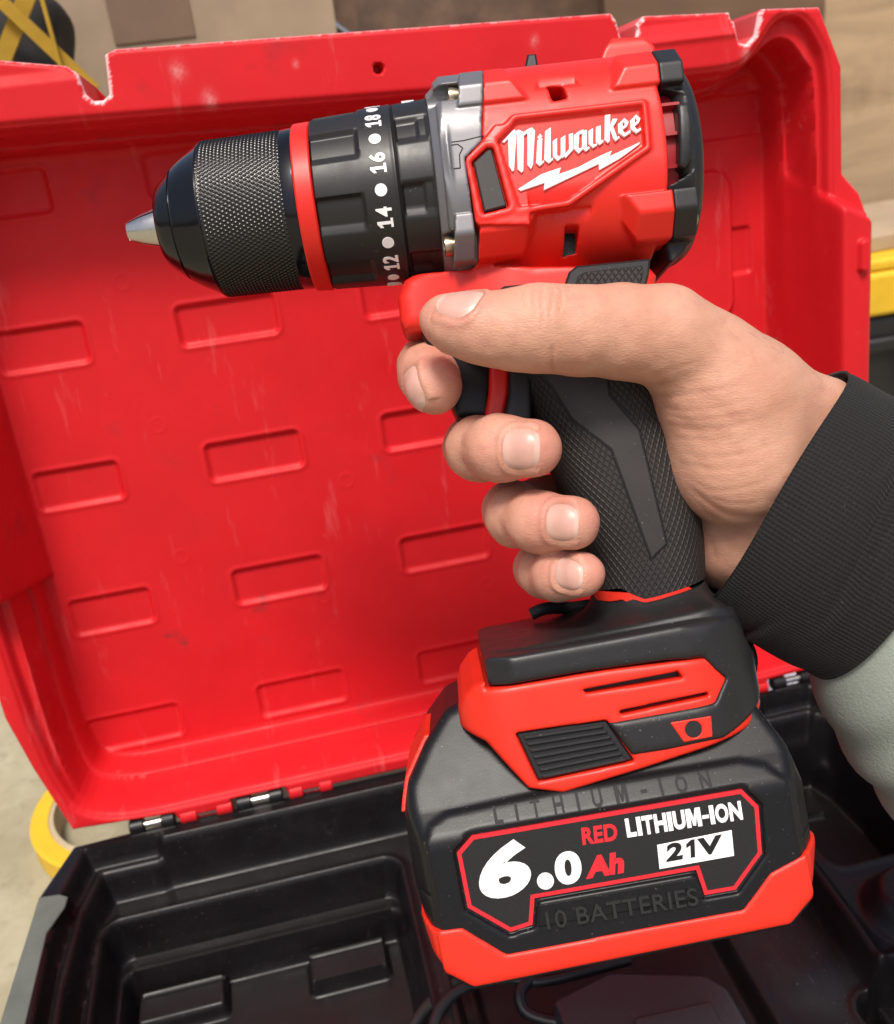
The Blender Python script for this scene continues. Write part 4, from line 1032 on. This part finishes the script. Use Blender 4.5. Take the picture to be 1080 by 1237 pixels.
# ------------------------------------------------------------------ drill: foot with its rail
FOOT = [(9.3, .8), (9.0, -6.4), (34, -6.4), (55, -7.2), (64.2, -8.3), (69.5, -14.6), (65.2, -19.9), (37.6, -20.0), (42.2, -29.4), (51.3, -29.6), (66, -29.0), (76, -25.6), (86, -21.5), (86, -17), (80.4, -9.5), (76, -.5), (70, 1.2), (40, .9)]
def plan_foot(x, z): return smax(rect(x, z, (47.6, 0), (38.4, 34.6), 2.0), np.hypot(np.maximum(x-61, 0), z*.9)-31.0, 6)
def f_foot(x, y, z):
    d = smax(poly2(x, y, FOOT)+.4, rect2(x, z, 9.3, -35.2, 82, 35.2, 2.0)+.4, 2.2+7*np.clip((x-60)/12, 0, 1)*np.clip((y+12)/8, 0, 1))-.4
    d = smax(d, rect2(x, z, -20, -35.3, 82.2, 35.3, 23), .8)
    d = smax(d, (np.abs(z)-35.2-.62*(x-16.5))/1.18, .4)
    lo = smax(poly2(x, y, [(9.3, 1.2), (9.3, -28), (86, -21), (86, -17), (82.4, -8.8), (77, 1.5), (72, 3.5), (40, 2.2)]), rect2(x, z, 9.3, -30, 80, 30, 14), 2)
    d = smin(d, lo, .5)
    # top edge of the front rolls over, a facet on the front left
    d = smax(d, (z-34.6+.55*(y+3.2))/1.14 if False else d-9, .1)
    P = G2Q(np.stack([x, y, z], -1)); qx, qy = P[:, 0], P[:, 1]
    n = np.sqrt(((qx-57.6)/15.6)**2+(z/15.9)**2)
    col = smax((n-1)*14, np.abs(qy+28)-30, .3)
    d = smin(d, col, 9)
    cut = qy-(np.interp(qx, [38, 47.5, 50.5, 53.5, 57, 72], [-22.6, -20.8, -22.4, -23.6, -22.8, -18.4])-1.0)
    g = np.maximum(np.abs(z)-.18, y-3.2+0*x)            # mould line along the middle
    d = np.maximum(d, -np.maximum(np.abs(z)-.16, -(d+.22)))
    return np.maximum(d, cut*.9)
sdf_part("foot", f_foot, (4, -34, -39), (92, 24, 39), .57, G2Q, M["blackmatte"], drill)
RAIL = [(9.2, -4.6), (6.0, -5.6), (2.6, -8.6), (.6, -12.5), (.2, -17.1), (6.6, -20.3), (15.2, -33.2), (23.6, -35.8), (45, -33.2), (74, -29.0), (84, -25.4), (86.3, -20.0), (80, -9), (40, -6.9), (8.8, -6.7)]
SL1 = [(32.9, -10.8), (57.6, -10.4), (58.6, -12.4), (33.7, -12.0)]; SL2 = [(41.1, -17.6), (64.2, -16.9), (64.2, -18.0), (41.3, -18.8)]
def f_rail(x, y, z):
    d = smax(poly2(x, y, RAIL)+.6, np.maximum(rect2(x, z, -60, -34.2, 82.0, 34.2, 22.5), rect2(x, z, .1, -33.6, 140, 34.2, 15))+.6, 1.6)-.6
    for S in (SL1, SL2): d = smax(d, -np.maximum(poly2(x, y, S), 27-z), .3)
    d = smax(d, -np.maximum(poly2(x, y, [(14.2, -18.6), (37.6, -19.4), (42.8, -31), (17.8, -31.9)]), 31.6-z), .4)
    return d
sdf_part("battery_rail", f_rail, (-4, -40, -37), (90, 4, 37), .58, G2Q, M["orange_red"], drill)
prism("slot_liner", offset(np.array(SL1)[::-1], -.02), 25.0, 28.0, G2Q, M["black"], drill)
prism("slot_liner", offset(np.array(SL2)[::-1], -.02), 25.0, 28.0, G2Q, M["maroon"], drill)
# ribbed latch pad
PADR = [(14.6, -18.9), (37.4, -19.7), (42.4, -30.6), (18.0, -31.5)]
prism("latch_pad", PADR, 30, 33.2, G2Q, M["blackmatte"], drill, .3)
for k in range(7):
    t0 = (k+.55)/7.2; t1 = t0+.075
    L = lambda t: np.array(PADR[0])+(np.array(PADR[3])-np.array(PADR[0]))*t
    Rr = lambda t: np.array(PADR[1])+(np.array(PADR[2])-np.array(PADR[1]))*t
    e = (Rr(t0)-L(t0))/np.hypot(*(Rr(t0)-L(t0)))
    prism("latch_rib", [L(t1)+e*1.3, Rr(t1)-e*1.5, Rr(t0)-e*1.5, L(t0)+e*1.3], 32.6, 34.1, G2Q, M["blackmatte"], drill, .35)
BTN = [(53.0, -22.5), (63.5, -22.7), (62.9, -27.9), (55.6, -28.0)]
hole = [(58.5+2.15*math.cos(t), -25.2+2.15*math.sin(t)) for t in np.linspace(0, 2*math.pi, 20, endpoint=False)]
def f_btn(x, y, z):
    d = smax(np.maximum(poly2(x, y, BTN), z-35.3), 30-z, .2)
    return smax(d, -np.maximum(np.hypot(x-58.5, y+25.2)-2.1, 31-z), .25)
sdf_part("latch_button", f_btn, (51, -30, 29), (66, -20, 37), .25, G2Q, M["orange_red"], drill)
prism("button_bore", hole, 30.4, 31.6, G2Q, M["black"], drill)

# ------------------------------------------------------------------ battery pack
BXY = [(-3, -13), (-9.5, -20), (-15.4, -28.5), (-18.2, -37), (-18.8, -54), (-16.6, -66), (-15.6, -70), (-6.5, -77.0), (73, -75.2), (80, -69.2), (86.6, -62), (87.2, -46), (82, -33.5), (76, -20), (5, -10)]
BPL = [(-18.8, -24), (-13.5, -37), (80, -37), (87.2, -24), (87.2, 24), (80, 37), (-13.5, 37), (-18.8, 24)]
BYZ = [(-10, -18), (-35.0, -32.4), (-38, -34.6), (-42, -36.3), (-60, -36.4), (-80, -36.4), (-80, 36.4), (-60, 36.4), (-42, 36.3), (-38, 34.6), (-35.0, 32.4), (-10, 18)]
CHEEK = [(-13.4, -80), (-13.2, -42), (-11.5, -37.6), (-6.5, -35.6), (20, -34.8), (69, -35.2), (75, -37), (79.8, -42), (80.4, -80)]
LAB = [(-5.4, -44.9), (-1.0, -41.3), (67.4, -41.6), (70.8, -46.4), (69.6, -58.2), (61.6, -66.0), (53.7, -66.0), (52.7, -59.4), (11.7, -59.4), (10.1, -65.8), (4.3, -66.6), (-5.1, -58.8)]
PLQ = [(12.9, -60.6), (52.0, -60.6), (53.4, -66.6), (11.2, -66.8)]
REDL = ([-22, -16.8, -15.0, -7.4, 2.4, 62.5, 70.6, 80.3, 92], [-64.5, -62.0, -62.9, -63.3, -71.7, -71.0, -63.2, -60.0, -60.0])
def batt(x, y, z): return smax(smax(poly2(x, y, BXY)+1, poly2(x, z, BPL)+1, 2.4), poly2(y, z, BYZ)+1, 2.4)-1
battery = None
def f_batt(x, y, z):
    d = batt(x, y, z)
    d = smax(d, -np.maximum(poly2(x, y, LAB)-.9, 36.5-z), .5)
    sm = np.maximum(np.abs(y+55.5+.02*x)-.18, -(d+.3))              # mould line round both ends
    d = np.maximum(d, -np.maximum(sm, 20-np.abs(x-32)*.50+0*z-0) if False else -np.maximum(sm, np.minimum(x+8.5, 71.5-x)))
    ck = np.maximum(poly2(x, y, CHEEK), poly2(x, z, [(-16, -33), (-12.2, -37.4), (78.8, -37.4), (83, -33), (83, 33), (78.8, 37.4), (-12.2, 37.4), (-16, 33)]))
    ck = smax(ck, (np.abs(z)-37.4+.62*(y+41.4))*.85, 1.2)
    ck = smax(ck, np.maximum(batt(x, y, z)-2.2, y*0+30-np.abs(z)), .5)
    d = smin(d, np.maximum(ck, -np.maximum(poly2(x, y, LAB)-.9, 36.3-z)), .4)
    return d
battery = sdf_part("battery_pack", f_batt, (-25, -82, -41), (95, -6, 41), .64, G2Q, M["black"], drill)
def f_bred(x, y, z):
    d = smin(batt(x, y, z)-.85, np.maximum(np.maximum(batt(x, y, z)-1.9, poly2(x, y, CHEEK)-.3), 25-np.abs(z)), .6)
    return smax(d, y-np.interp(x, *REDL), .3)
sdf_part("battery_base", f_bred, (-25, -82, -41), (95, -56, 41), .66, G2Q, M["orange_red"], battery)
prism("label_border", LAB, 36.2, 36.9, G2Q, M["redprint"], battery)
ccw = LAB if sum(LAB[i-1][0]*LAB[i][1]-LAB[i][0]*LAB[i-1][1] for i in range(len(LAB))) > 0 else LAB[::-1]
prism("label_panel", offset(ccw, -1.05), 36.2, 37.0, G2Q, M["label"], battery)
hL = 36.95
def gp(u, v): return pG(u, v, 37.2)
text_box("label_text", "6", gp(583, 1090), gp(646, 1077), 13.8, hL, G2Q, M["white"], battery, .05, .22, .16)
P0 = gp(659, 1064.5); prism("label_point", [(P0[0]+2.1*math.cos(t), P0[1]+2.1*math.sin(t)) for t in np.linspace(0, 2*math.pi, 28, endpoint=False)], hL, hL+.22, G2Q, M["white"], battery)
text_box("label_text", "0", gp(674, 1071), gp(706, 1065), 8.2, hL, G2Q, M["white"], battery, .05, .22, .06)
text_box("label_text", "Ah", gp(708, 1062), gp(756, 1054), 5.4, hL, G2Q, M["redprint"], battery, .055, .22, .18)
text_box("label_text", "RED", gp(704, 1021), gp(747, 1015), 4.3, hL, G2Q, M["redprint"], battery, .038, .22, .05, 1.06)
letter_row("label_text", "LITHIUM-ION", gp(758, 1012), gp(898, 990), 4.7, hL, G2Q, M["white"], battery, .045, .22, {"L": .60, "I": .27, "T": .66, "H": .74, "U": .72, "M": .90, "-": .40, "O": .78, "N": .76}, .065)
V21 = [gp(794, 1021), gp(884, 1003), gp(887, 1034), gp(797, 1050)]
prism("voltage_plate", V21, hL, hL+.12, G2Q, M["white"], battery)
text_box("label_text", "2", gp(805, 1041.5), gp(826, 1037.7), 4.4, hL+.1, G2Q, M["ink"], battery, .045, .15, .15)
a_, b_ = np.array(gp(829, 1037.4)), np.array(gp(843, 1034.8)); e_ = b_-a_; n_ = np.array([-e_[1], e_[0]])/np.hypot(*e_)
prism("label_text", [a_+e_*(x+.22*y)+n_*4.4*y for x, y in ONE_PLAIN], hL+.1, hL+.26, G2Q, M["ink"], battery)
text_box("label_text", "V", gp(846, 1034.5), gp(876, 1029), 4.4, hL+.1, G2Q, M["ink"], battery, .045, .15, .1)
prism("battery_plaque", [(12.6, -60.9), (52.2, -60.9), (53.6, -66.4), (11.4, -66.4)], 36.6, 37.75, G2Q, M["black"], battery, .3)
text_box("embossed_text", "10 BATTERIES", gp(661, 1121), gp(843, 1091), 4.4, 37.7, G2Q, M["emboss"], battery, .012, .7, 0, 1.05)
def slant(V):
    V = np.asarray(V, float).copy(); y = V[..., 1]; V[..., 2] = V[..., 2]+np.interp(y, [-50, -41.9, -34], [37.42, 37.4, 32.8]); return G2Q(V)
WS = {"L": .55, "I": .19, "T": .62, "H": .66, "U": .66, "M": .82, "-": .42, "O": .74, "N": .68}
letter_row("embossed_text", "LITHIUM-ION", gp(598.5, 997), gp(862, 953), 3.9, .02, slant, M["ink"], battery, .03, .28, WS, .82)
# release button on the sloping left shoulder
RB = [pG(*q, 22) for q in ((541, 862), (520, 872), (500, 905), (491, 946), (508, 935), (538, 897))]
RBm = np.array(RB)
def f_rel(x, y, z): return np.maximum(np.maximum(batt(x, y, z)-.9, -(batt(x, y, z)+2)), np.maximum(np.abs(y+27.5)-9.0+.0*x, np.maximum(x+5.0-.0*y, np.abs(z-5)-16+.25*(y+27))))
sdf_part("release_button", f_rel, (-24, -42, -20), (2, -12, 26), .4, G2Q, M["orange_red"], battery)
# cord loop tied behind the foot
tube("wrist_cord", [Q(642, 742, -16), Q(660, 735, -16), Q(700, 733, -24), Q(770, 722, -26), Q(850, 725, -20), Q(880, 752, -14), Q(900, 775, -10), Q(908, 800, -8), Q(900, 835, -14)], 1.9, M["cord"], drill, 10, 6)
# ------------------------------------------------------------------ the hand, its cuff and sleeve
def qp(u, v, h): return Q(u, v, h)
FING = {  # chains of (u, v, h, radius): knuckle, middle joint, end joint, tip
 "index": [(735, 462, -44, 11.5), (575, 440, -41, 9.8), (517, 444, -14, 8.6), (519, 452, 2, 8.4), (524, 466, 12.5, 7.9)],
 "middle": [(755, 520, -46, 11.5), (612, 532, -40, 9.9), (574, 540, -12, 8.9), (579, 542, 8, 8.6), (604, 541.5, 21, 8.4), (643, 541.5, 27, 7.7)],
 "ring": [(775, 590, -46, 11), (655, 612, -39, 9.3), (619, 617, -12, 8.4), (624, 624, 8, 8.0), (650, 630, 20, 7.7), (692, 631.5, 26.5, 7.0)],
 "little": [(795, 655, -41, 10), (685, 680, -36, 8.2), (653, 686, -10, 7.3), (659, 691, 7, 6.9), (675, 694, 17, 6.7), (703, 694, 24.5, 6.0)],
}
THUMB = [(534, 386, 30.5, 5.6), (548, 391, 31.5, 7.2), (580, 396.5, 33, 8.5), (612, 398.5, 33.5, 9.3), (640, 397.5, 33.5, 10.2), (660, 397, 33.5, 10.5), (700, 399.5, 32, 10.9), (750, 401, 29, 11.7), (800, 405, 26, 12.4)]
PALM = [((800, 406, 25, 12.0), (915, 477, 12, 12.6)), ((850, 436, 19, 12.5), (925, 556, 6, 16.5)), ((915, 477, 12, 12.6), (985, 513, 4, 12.2)),
        ((872, 486, 16, 17.5), (884, 556, 12, 16.0)), ((884, 556, 12, 16.0), (910, 596, 4, 14.5)), ((905, 612, -2, 14.5), (868, 640, -8, 13.5)),
        ((930, 585, 0, 17), (897, 652, -5, 13.5)), ((985, 514, 3, 12.2), (1100, 594, -4, 12)), ((940, 580, 0, 17), (1080, 670, -4, 17)), ((897, 652, -4, 13), (1030, 735, -8, 12)),
        ((930, 540, 0, 17), (740, 470, -40, 13)), ((935, 580, -6, 17), (765, 540, -43, 13)), ((920, 610, -8, 16), (785, 600, -43, 12.5)), ((895, 645, -8, 14), (800, 655, -38, 11.5)),
        ((880, 470, 2, 16), (800, 440, -30, 13))]
CH = {k: [(qp(*p[:3]), p[3]) for p in v] for k, v in FING.items()}
TH = [(qp(*p[:3]), p[3]) for p in THUMB]; PL = [(qp(*a[:3]), a[3], qp(*b[:3]), b[3]) for a, b in PALM]
def chain(x, y, z, ch, k):
    d = None
    for (a, ra), (b, rb) in zip(ch[:-1], ch[1:]):
        e = cone(x, y, z, a, b, ra, rb); d = e if d is None else smin(d, e, k)
    return d
def f_hand(x, y, z):
    d = None
    for a, ra, b, rb in PL:
        e = cone(x, y, z, a, b, ra, rb); d = e if d is None else smin(d, e, 7)
    d = smin(d, chain(x, y, z, TH, 3), 5)
    f = None
    for k in ("index", "middle", "ring", "little"):
        e = chain(x, y, z, CH[k], 3.5); f = e if f is None else smin(f, e, .9)
    return smin(d, f, 3.5)
HV, HQ = sdf_surface(f_hand, (-20, -70, -70), (150, 85, 60), .66)
def grad(f, P, e=.4):
    g = np.stack([f(P[:, 0]+e*(i == 0), P[:, 1]+e*(i == 1), P[:, 2]+e*(i == 2))-f(P[:, 0]-e*(i == 0), P[:, 1]-e*(i == 1), P[:, 2]-e*(i == 2)) for i in range(3)], 1)
    return g/(np.linalg.norm(g, axis=1)[:, None]+1e-9)
HN = grad(f_hand, HV.astype(np.float32))
# nails: centre on the surface, direction towards the tip, outward normal, half width, half length
def nail_def(c, tip, nrm, hw, hl):
    c = qp(*c); d = qp(*tip)-c; n = np.array(nrm, float); n /= np.linalg.norm(n)
    d -= n*(d@n); d /= np.linalg.norm(d); b = np.cross(n, d)
    return c, d, b, n, hw, hl
NAILS = [nail_def((556, 372, 36), (520, 366, 32), (-.06, .72, .68), 5.3, 5.5),
         nail_def((502, 470, 14), (498, 496, 17), (-.88, -.02, .47), 5.4, 6.0),
         nail_def((628, 542, 35), (668, 542, 38), (-.20, -.02, .97), 5.3, 4.8),
         nail_def((678, 632, 34), (712, 633, 36), (-.20, -.03, .97), 4.8, 4.2),
         nail_def((687, 698, 31), (722, 702, 33), (-.16, -.15, .97), 3.9, 3.6)]
flush = np.zeros(len(HV)); crease = np.zeros(len(HV)); disp = np.zeros(len(HV))
for c, d, b, n, hw, hl in NAILS:
    p = HV-c; s, t, q = p@d, p@b, p@n
    near = (np.abs(q) < 7) & (HN@n > .15)
    e = (np.abs(s/hl)**3.0+np.abs(t/hw)**3.0)**(1/3.0); dist = (e-1)*min(hw, hl)
    inside = near & (dist < 0)
    disp += np.where(near & (s < hl*.9), .50*np.exp(-((dist-.95)/.65)**2), 0)
    disp -= np.where(near, np.clip(-dist/.6, 0, 1)*.42, 0)
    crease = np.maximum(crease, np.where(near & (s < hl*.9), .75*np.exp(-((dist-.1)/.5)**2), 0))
    flush = np.maximum(flush, np.where(near, .5*np.exp(-np.maximum(dist, 0)/3), 0))
for k, v in list(CH.items())+[("thumb", TH[::-1])]:
    tp = v[-1][0]; dd = np.linalg.norm(HV-tp, axis=1); flush = np.maximum(flush, np.exp(-(dd/13)**2)*(.55 if k == "thumb" else .9))
# skin folds drawn as lines over the side of the hand that faces the viewer
U = 540+HV[:, 0]*1176/(280-HV[:, 2]); VV_ = 618.5-HV[:, 1]*1176/(280-HV[:, 2]); front = np.clip(HN[:, 2]*3, 0, 1)
FOLDS = [([(656, 340), (652, 360), (657, 380), (653, 400)], .30, .9), ([(664, 340), (668, 358), (663, 376), (667, 392)], .28, .9), ([(645, 342), (641, 360), (646, 378), (642, 390)], .24, .9), ([(675, 342), (679, 360), (674, 382)], .2, .9), ([(634, 346), (630, 362), (634, 376)], .18, .9),
         ([(685, 344), (688, 362)], .14, .9), ([(668, 416), (666, 432), (669, 450)], .35, 1.2), ([(662, 424), (661, 446)], .12, 1.),
         ([(766, 456), (776, 466), (788, 468), (812, 462)], .40, 1.6), ([(772, 470), (800, 480), (850, 474), (900, 462)], .28, 1.6), ([(780, 455), (810, 447), (846, 436)], .20, 1.6),
         ([(784, 488), (820, 497), (862, 494), (905, 482)], .24, 1.5), ([(800, 512), (840, 520), (888, 516), (930, 502)], .24, 1.5), ([(806, 528), (850, 533), (905, 527)], .15, 1.2),
         ([(815, 545), (850, 552), (900, 549), (945, 532)], .22, 1.4), ([(822, 560), (870, 569), (925, 559)], .22, 1.4), ([(828, 576), (850, 590), (885, 594), (935, 578)], .24, 1.4),
         ([(828, 580), (842, 598), (862, 614), (885, 624), (925, 626)], .65, 1.9), ([(834, 598), (850, 616), (874, 632), (905, 640)], .35, 1.4), ([(856, 602), (890, 610), (925, 605)], .2, 1.2),
         ([(842, 628), (860, 648), (868, 690)], .25, 1.4), ([(835, 500), (870, 506), (910, 497)], .14, 1.1), ([(880, 540), (930, 520)], .12, 1.0), ([(795, 498), (830, 508), (870, 506)], .15, 1.1)]
for fi, (pts, dep, wd) in enumerate(FOLDS):
    if fi < 8: dep *= 1.5
    dist = np.full(len(HV), 1e9)
    # smooth the polyline
    pp = np.array(pts, float)
    for _ in range(2):
        if len(pp) > 2: pp = np.concatenate([[pp[0]]]+[np.stack([.75*pp[i]+.25*pp[i+1], .25*pp[i]+.75*pp[i+1]]) for i in range(len(pp)-1)]+[[pp[-1]]])
    tt = np.zeros(len(HV)); acc = 0; tot = sum(np.hypot(*(pp[i+1]-pp[i])) for i in range(len(pp)-1))
    for a, b in zip(pp[:-1], pp[1:]):
        e = b-a; L = np.hypot(*e); t = np.clip(((U-a[0])*e[0]+(VV_-a[1])*e[1])/(L*L+1e-9), 0, 1)
        dd = np.hypot(U-a[0]-e[0]*t, VV_-a[1]-e[1]*t); tt = np.where(dd < dist, (acc+t*L)/tot, tt); dist = np.minimum(dist, dd); acc += L
    g = np.exp(-(dist/(wd*2.0))**2)*np.clip(np.minimum(tt, 1-tt)*4+.15, 0, 1)*front
    sh = np.exp(-((dist-wd*4.2)/(wd*2.4))**2)*np.clip(np.minimum(tt, 1-tt)*4, 0, 1)*front
    dd_ = dep if fi < 8 else dep*.62
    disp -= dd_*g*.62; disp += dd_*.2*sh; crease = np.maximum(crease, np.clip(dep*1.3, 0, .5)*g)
lowf = .11*np.sin(HV[:, 0]*.33+1.3*np.sin(HV[:, 1]*.27))*np.sin(HV[:, 1]*.41+HV[:, 2]*.3)+.05*np.sin(HV[:, 0]*.83+HV[:, 2]*.6)*np.sin(HV[:, 1]*.9)
HV2 = HV+HN*(disp+lowf)[:, None]
person = npmesh("person", HV2, HQ, None, M["skin"], None, True)
person.matrix_world = DRILL_M
person["label"] = "person's hand gripping the drill, thumb forward, in a black ribbed cuff and pale green sleeve"; person["category"] = "person"
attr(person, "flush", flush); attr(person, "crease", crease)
for c, d, b, n, hw, hl in NAILS:
    ns, nr = 36, 9; V = []
    P = []
    for i in range(nr+1):
        r = i/nr*1.02
        for k in range(ns):
            a = 2*math.pi*k/ns; ca, sa = math.cos(a), math.sin(a); f = (abs(ca)**3+abs(sa)**3)**(-1/3)
            P.append((r*f*ca, r*f*sa, r))
    P = np.array(P); base = c+np.outer(P[:, 0]*hl, d)+np.outer(P[:, 1]*hw, b)+n*6
    t = np.zeros(len(base))
    for _ in range(40):
        q = (base-np.outer(t, n)).astype(np.float32); t = t+np.clip(f_hand(q[:, 0], q[:, 1], q[:, 2]), -.5, 2)*.8
    t = np.clip(t, 0, 12)
    lift = .22-.36*np.clip((P[:, 2]-.86)/.16, 0, 1)
    lift += .25*np.clip(P[:, 0]-.6, 0, 1)
    V = base-np.outer(t, n)+np.outer(lift, n)
    i = np.arange(nr)[:, None]*ns; j = np.arange(ns)[None]; j2 = (j+1) % ns
    qd = np.stack([i+j, i+ns+j, i+ns+j2, i+j2], -1).reshape(-1, 4)
    o = npmesh("fingernail", V, qd, None, M["nail"], person, True); attr(o, "free", np.clip((P[:, 0]-.70)/.14, 0, 1)*.5+.3*np.exp(-((P[:, 0]+.95)/.35)**2))
# cuff: a knitted tube round the wrist, its axis running out of the picture to the right
e0, e1 = qp(1011, 449, 2), qp(838, 727, -4)
ctr = (e0+e1)/2; side = (e0-e1); halfw = np.linalg.norm(side)/2; side /= np.linalg.norm(side)
axis = np.array([side[1], -side[0], 0.0]); axis /= np.linalg.norm(axis)
if axis[0] < 0: axis = -axis
axis = axis+np.array([0, 0, -.06]); axis /= np.linalg.norm(axis); dep = np.cross(axis, side)
if dep[2] < 0: dep = -dep
def vnoise(x, y, seed):
    rs = np.random.RandomState(seed); o = 0*x
    for k in range(9):
        fx, fy, ph, am = rs.uniform(-3, 3), rs.uniform(-4, 4), rs.uniform(0, 6.3), rs.uniform(.4, 1)
        o = o+am*np.sin(round(fx)*x+fy*y+ph)
    return o/4
def sleeve_tube(name, s0, s1, rad, m, rows, seg, attrname=None, inner=True, wr=1.0, seed=3, slant_s=None):
    V, K = [], []; th = np.linspace(0, 2*math.pi, seg, endpoint=False)
    ss = list(np.linspace(0, 1, rows))
    prof = [(s0, t, 1.0) for t in ss]
    seq = []
    if inner: seq += [(t, -1.4) for t in np.linspace(.5, .03, 10)]+[(.0, -.8), (-.004, 0.0)]
    seq += [(t, None) for t in np.linspace(.004, 1, rows)]
    for t, off in seq:
        hw, hd, cc = rad(t)
        o = 0 if off is None else off
        rnd = 0 if off is not None else -.6*math.exp(-t*rows*.6)
        base_s = s0+(s1-s0)*t
        n = vnoise(th, np.full(seg, base_s*.10), seed)*wr*min(1, max(.15, t*3))
        if attrname:
            for s_c, amp, ph, wid in ((15, -.9, .4, 1.6), (17.5, .8, .4, 2.0), (28, -1.1, 1.7, 1.8), (31, 1.0, 1.7, 2.4), (38, -.8, .2, 1.5)):
                n = n+1.9*amp*np.exp(-((base_s-s_c-3.5*np.sin(th*1.0+ph*2)-1.2*np.sin(3*th+ph))/wid)**2)*np.clip(.35+.65*np.sin(2*th+ph*3), 0, 1)*max(0, min(1, (t-.1)*6))
        sl = slant_s(th, t) if slant_s else 0
        p = ctr+np.outer(base_s+sl+0*th, axis)+cc+np.outer((hw+o+rnd+n)*np.cos(th), side)+np.outer((hd+o+rnd+n)*np.sin(th), dep)
        V.append(p); K.append(np.stack([th*55/2/math.pi*3.4, np.full(seg, base_s/1.15), 0*th], -1))
    rows2 = len(seq); V = np.concatenate(V); i = np.arange(rows2-1)[:, None]*seg; j = np.arange(seg)[None]; j2 = (j+1) % seg
    qd = np.stack([i+j, i+seg+j, i+seg+j2, i+j2], -1).reshape(-1, 4)
    fl = np.cross(V[qd[rows*seg//2, 1]]-V[qd[rows*seg//2, 0]], V[qd[rows*seg//2, 3]]-V[qd[rows*seg//2, 0]])
    o = npmesh(name, V, qd, None, m, person, True)
    if attrname: attr(o, attrname, np.concatenate(K), 'FLOAT_VECTOR')
    return o
def cuff_rad(t):
    t = max(t, 0)
    bul = 1.2*math.sin(min(1, t*1.1)*math.pi)
    hw = halfw+.3+bul-.4*t; hd = 25.5+bul*1.1+2*t
    return hw, hd, side*(-.5*t)+dep*(3.0+.5*t)
def cuff_slant(th, t): return (-2.5*(1-np.cos(2*th))+.5*np.sin(3*th+1))*(1-.5*t)
sleeve_tube("jacket_cuff", 0, 42.5, cuff_rad, M["knit"], 70, 220, "knit", True, .55, 5, lambda th, t: cuff_slant(th, t)+(t**2)*(1.0*np.cos(th)))
def slv_rad(t):
    k = 1-math.exp(-max(t, 0)*10)
    return halfw+.2+k*4.5+16*t, 25+k*5+8*t, side*(-4.0*k-22*t)+dep*(3-3*k)
sleeve_tube("jacket_sleeve", 40.5, 150, slv_rad, M["sleeve"], 50, 120, None, True, 2.2, 11)

# fine dark hairs on the wrist and the back of the thumb
rs = np.random.RandomState(4); sel = np.where((HN[:, 1] > .25) & (HV[:, 0] > 70) & (HV[:, 2] > -25))[0]
sel = rs.choice(sel, 130, False); HVs, HFs = [], []
for k in sel:
    p = HV2[k]; n = HN[k]; d = np.array([.5+.5*rs.randn(), -.3+.5*rs.randn(), .4*rs.randn()]); d -= n*(d@n); d /= np.linalg.norm(d); b = np.cross(n, d); L = rs.uniform(2, 5.5); bend = rs.uniform(-.5, .5)
    for i in range(5):
        t = i/4; c = p-n*.15+d*L*t+n*(1.5*t*(1-.45*t))*rs.uniform(.9, 1.1)+b*bend*t*t*2; r = .034*(1-.8*t)
        for q in range(3):
            a = q*2.094; HVs.append(c+b*math.cos(a)*r+n*math.sin(a)*r)
    o = len(HVs)-15
    HFs += [(o+i*3+q, o+i*3+(q+1) % 3, o+i*3+3+(q+1) % 3, o+i*3+3+q) for i in range(4) for q in range(3)]
ho = npmesh("arm_hair", np.array(HVs), np.array(HFs), None, M["hair"], person, True); ho["kind"] = "stuff"
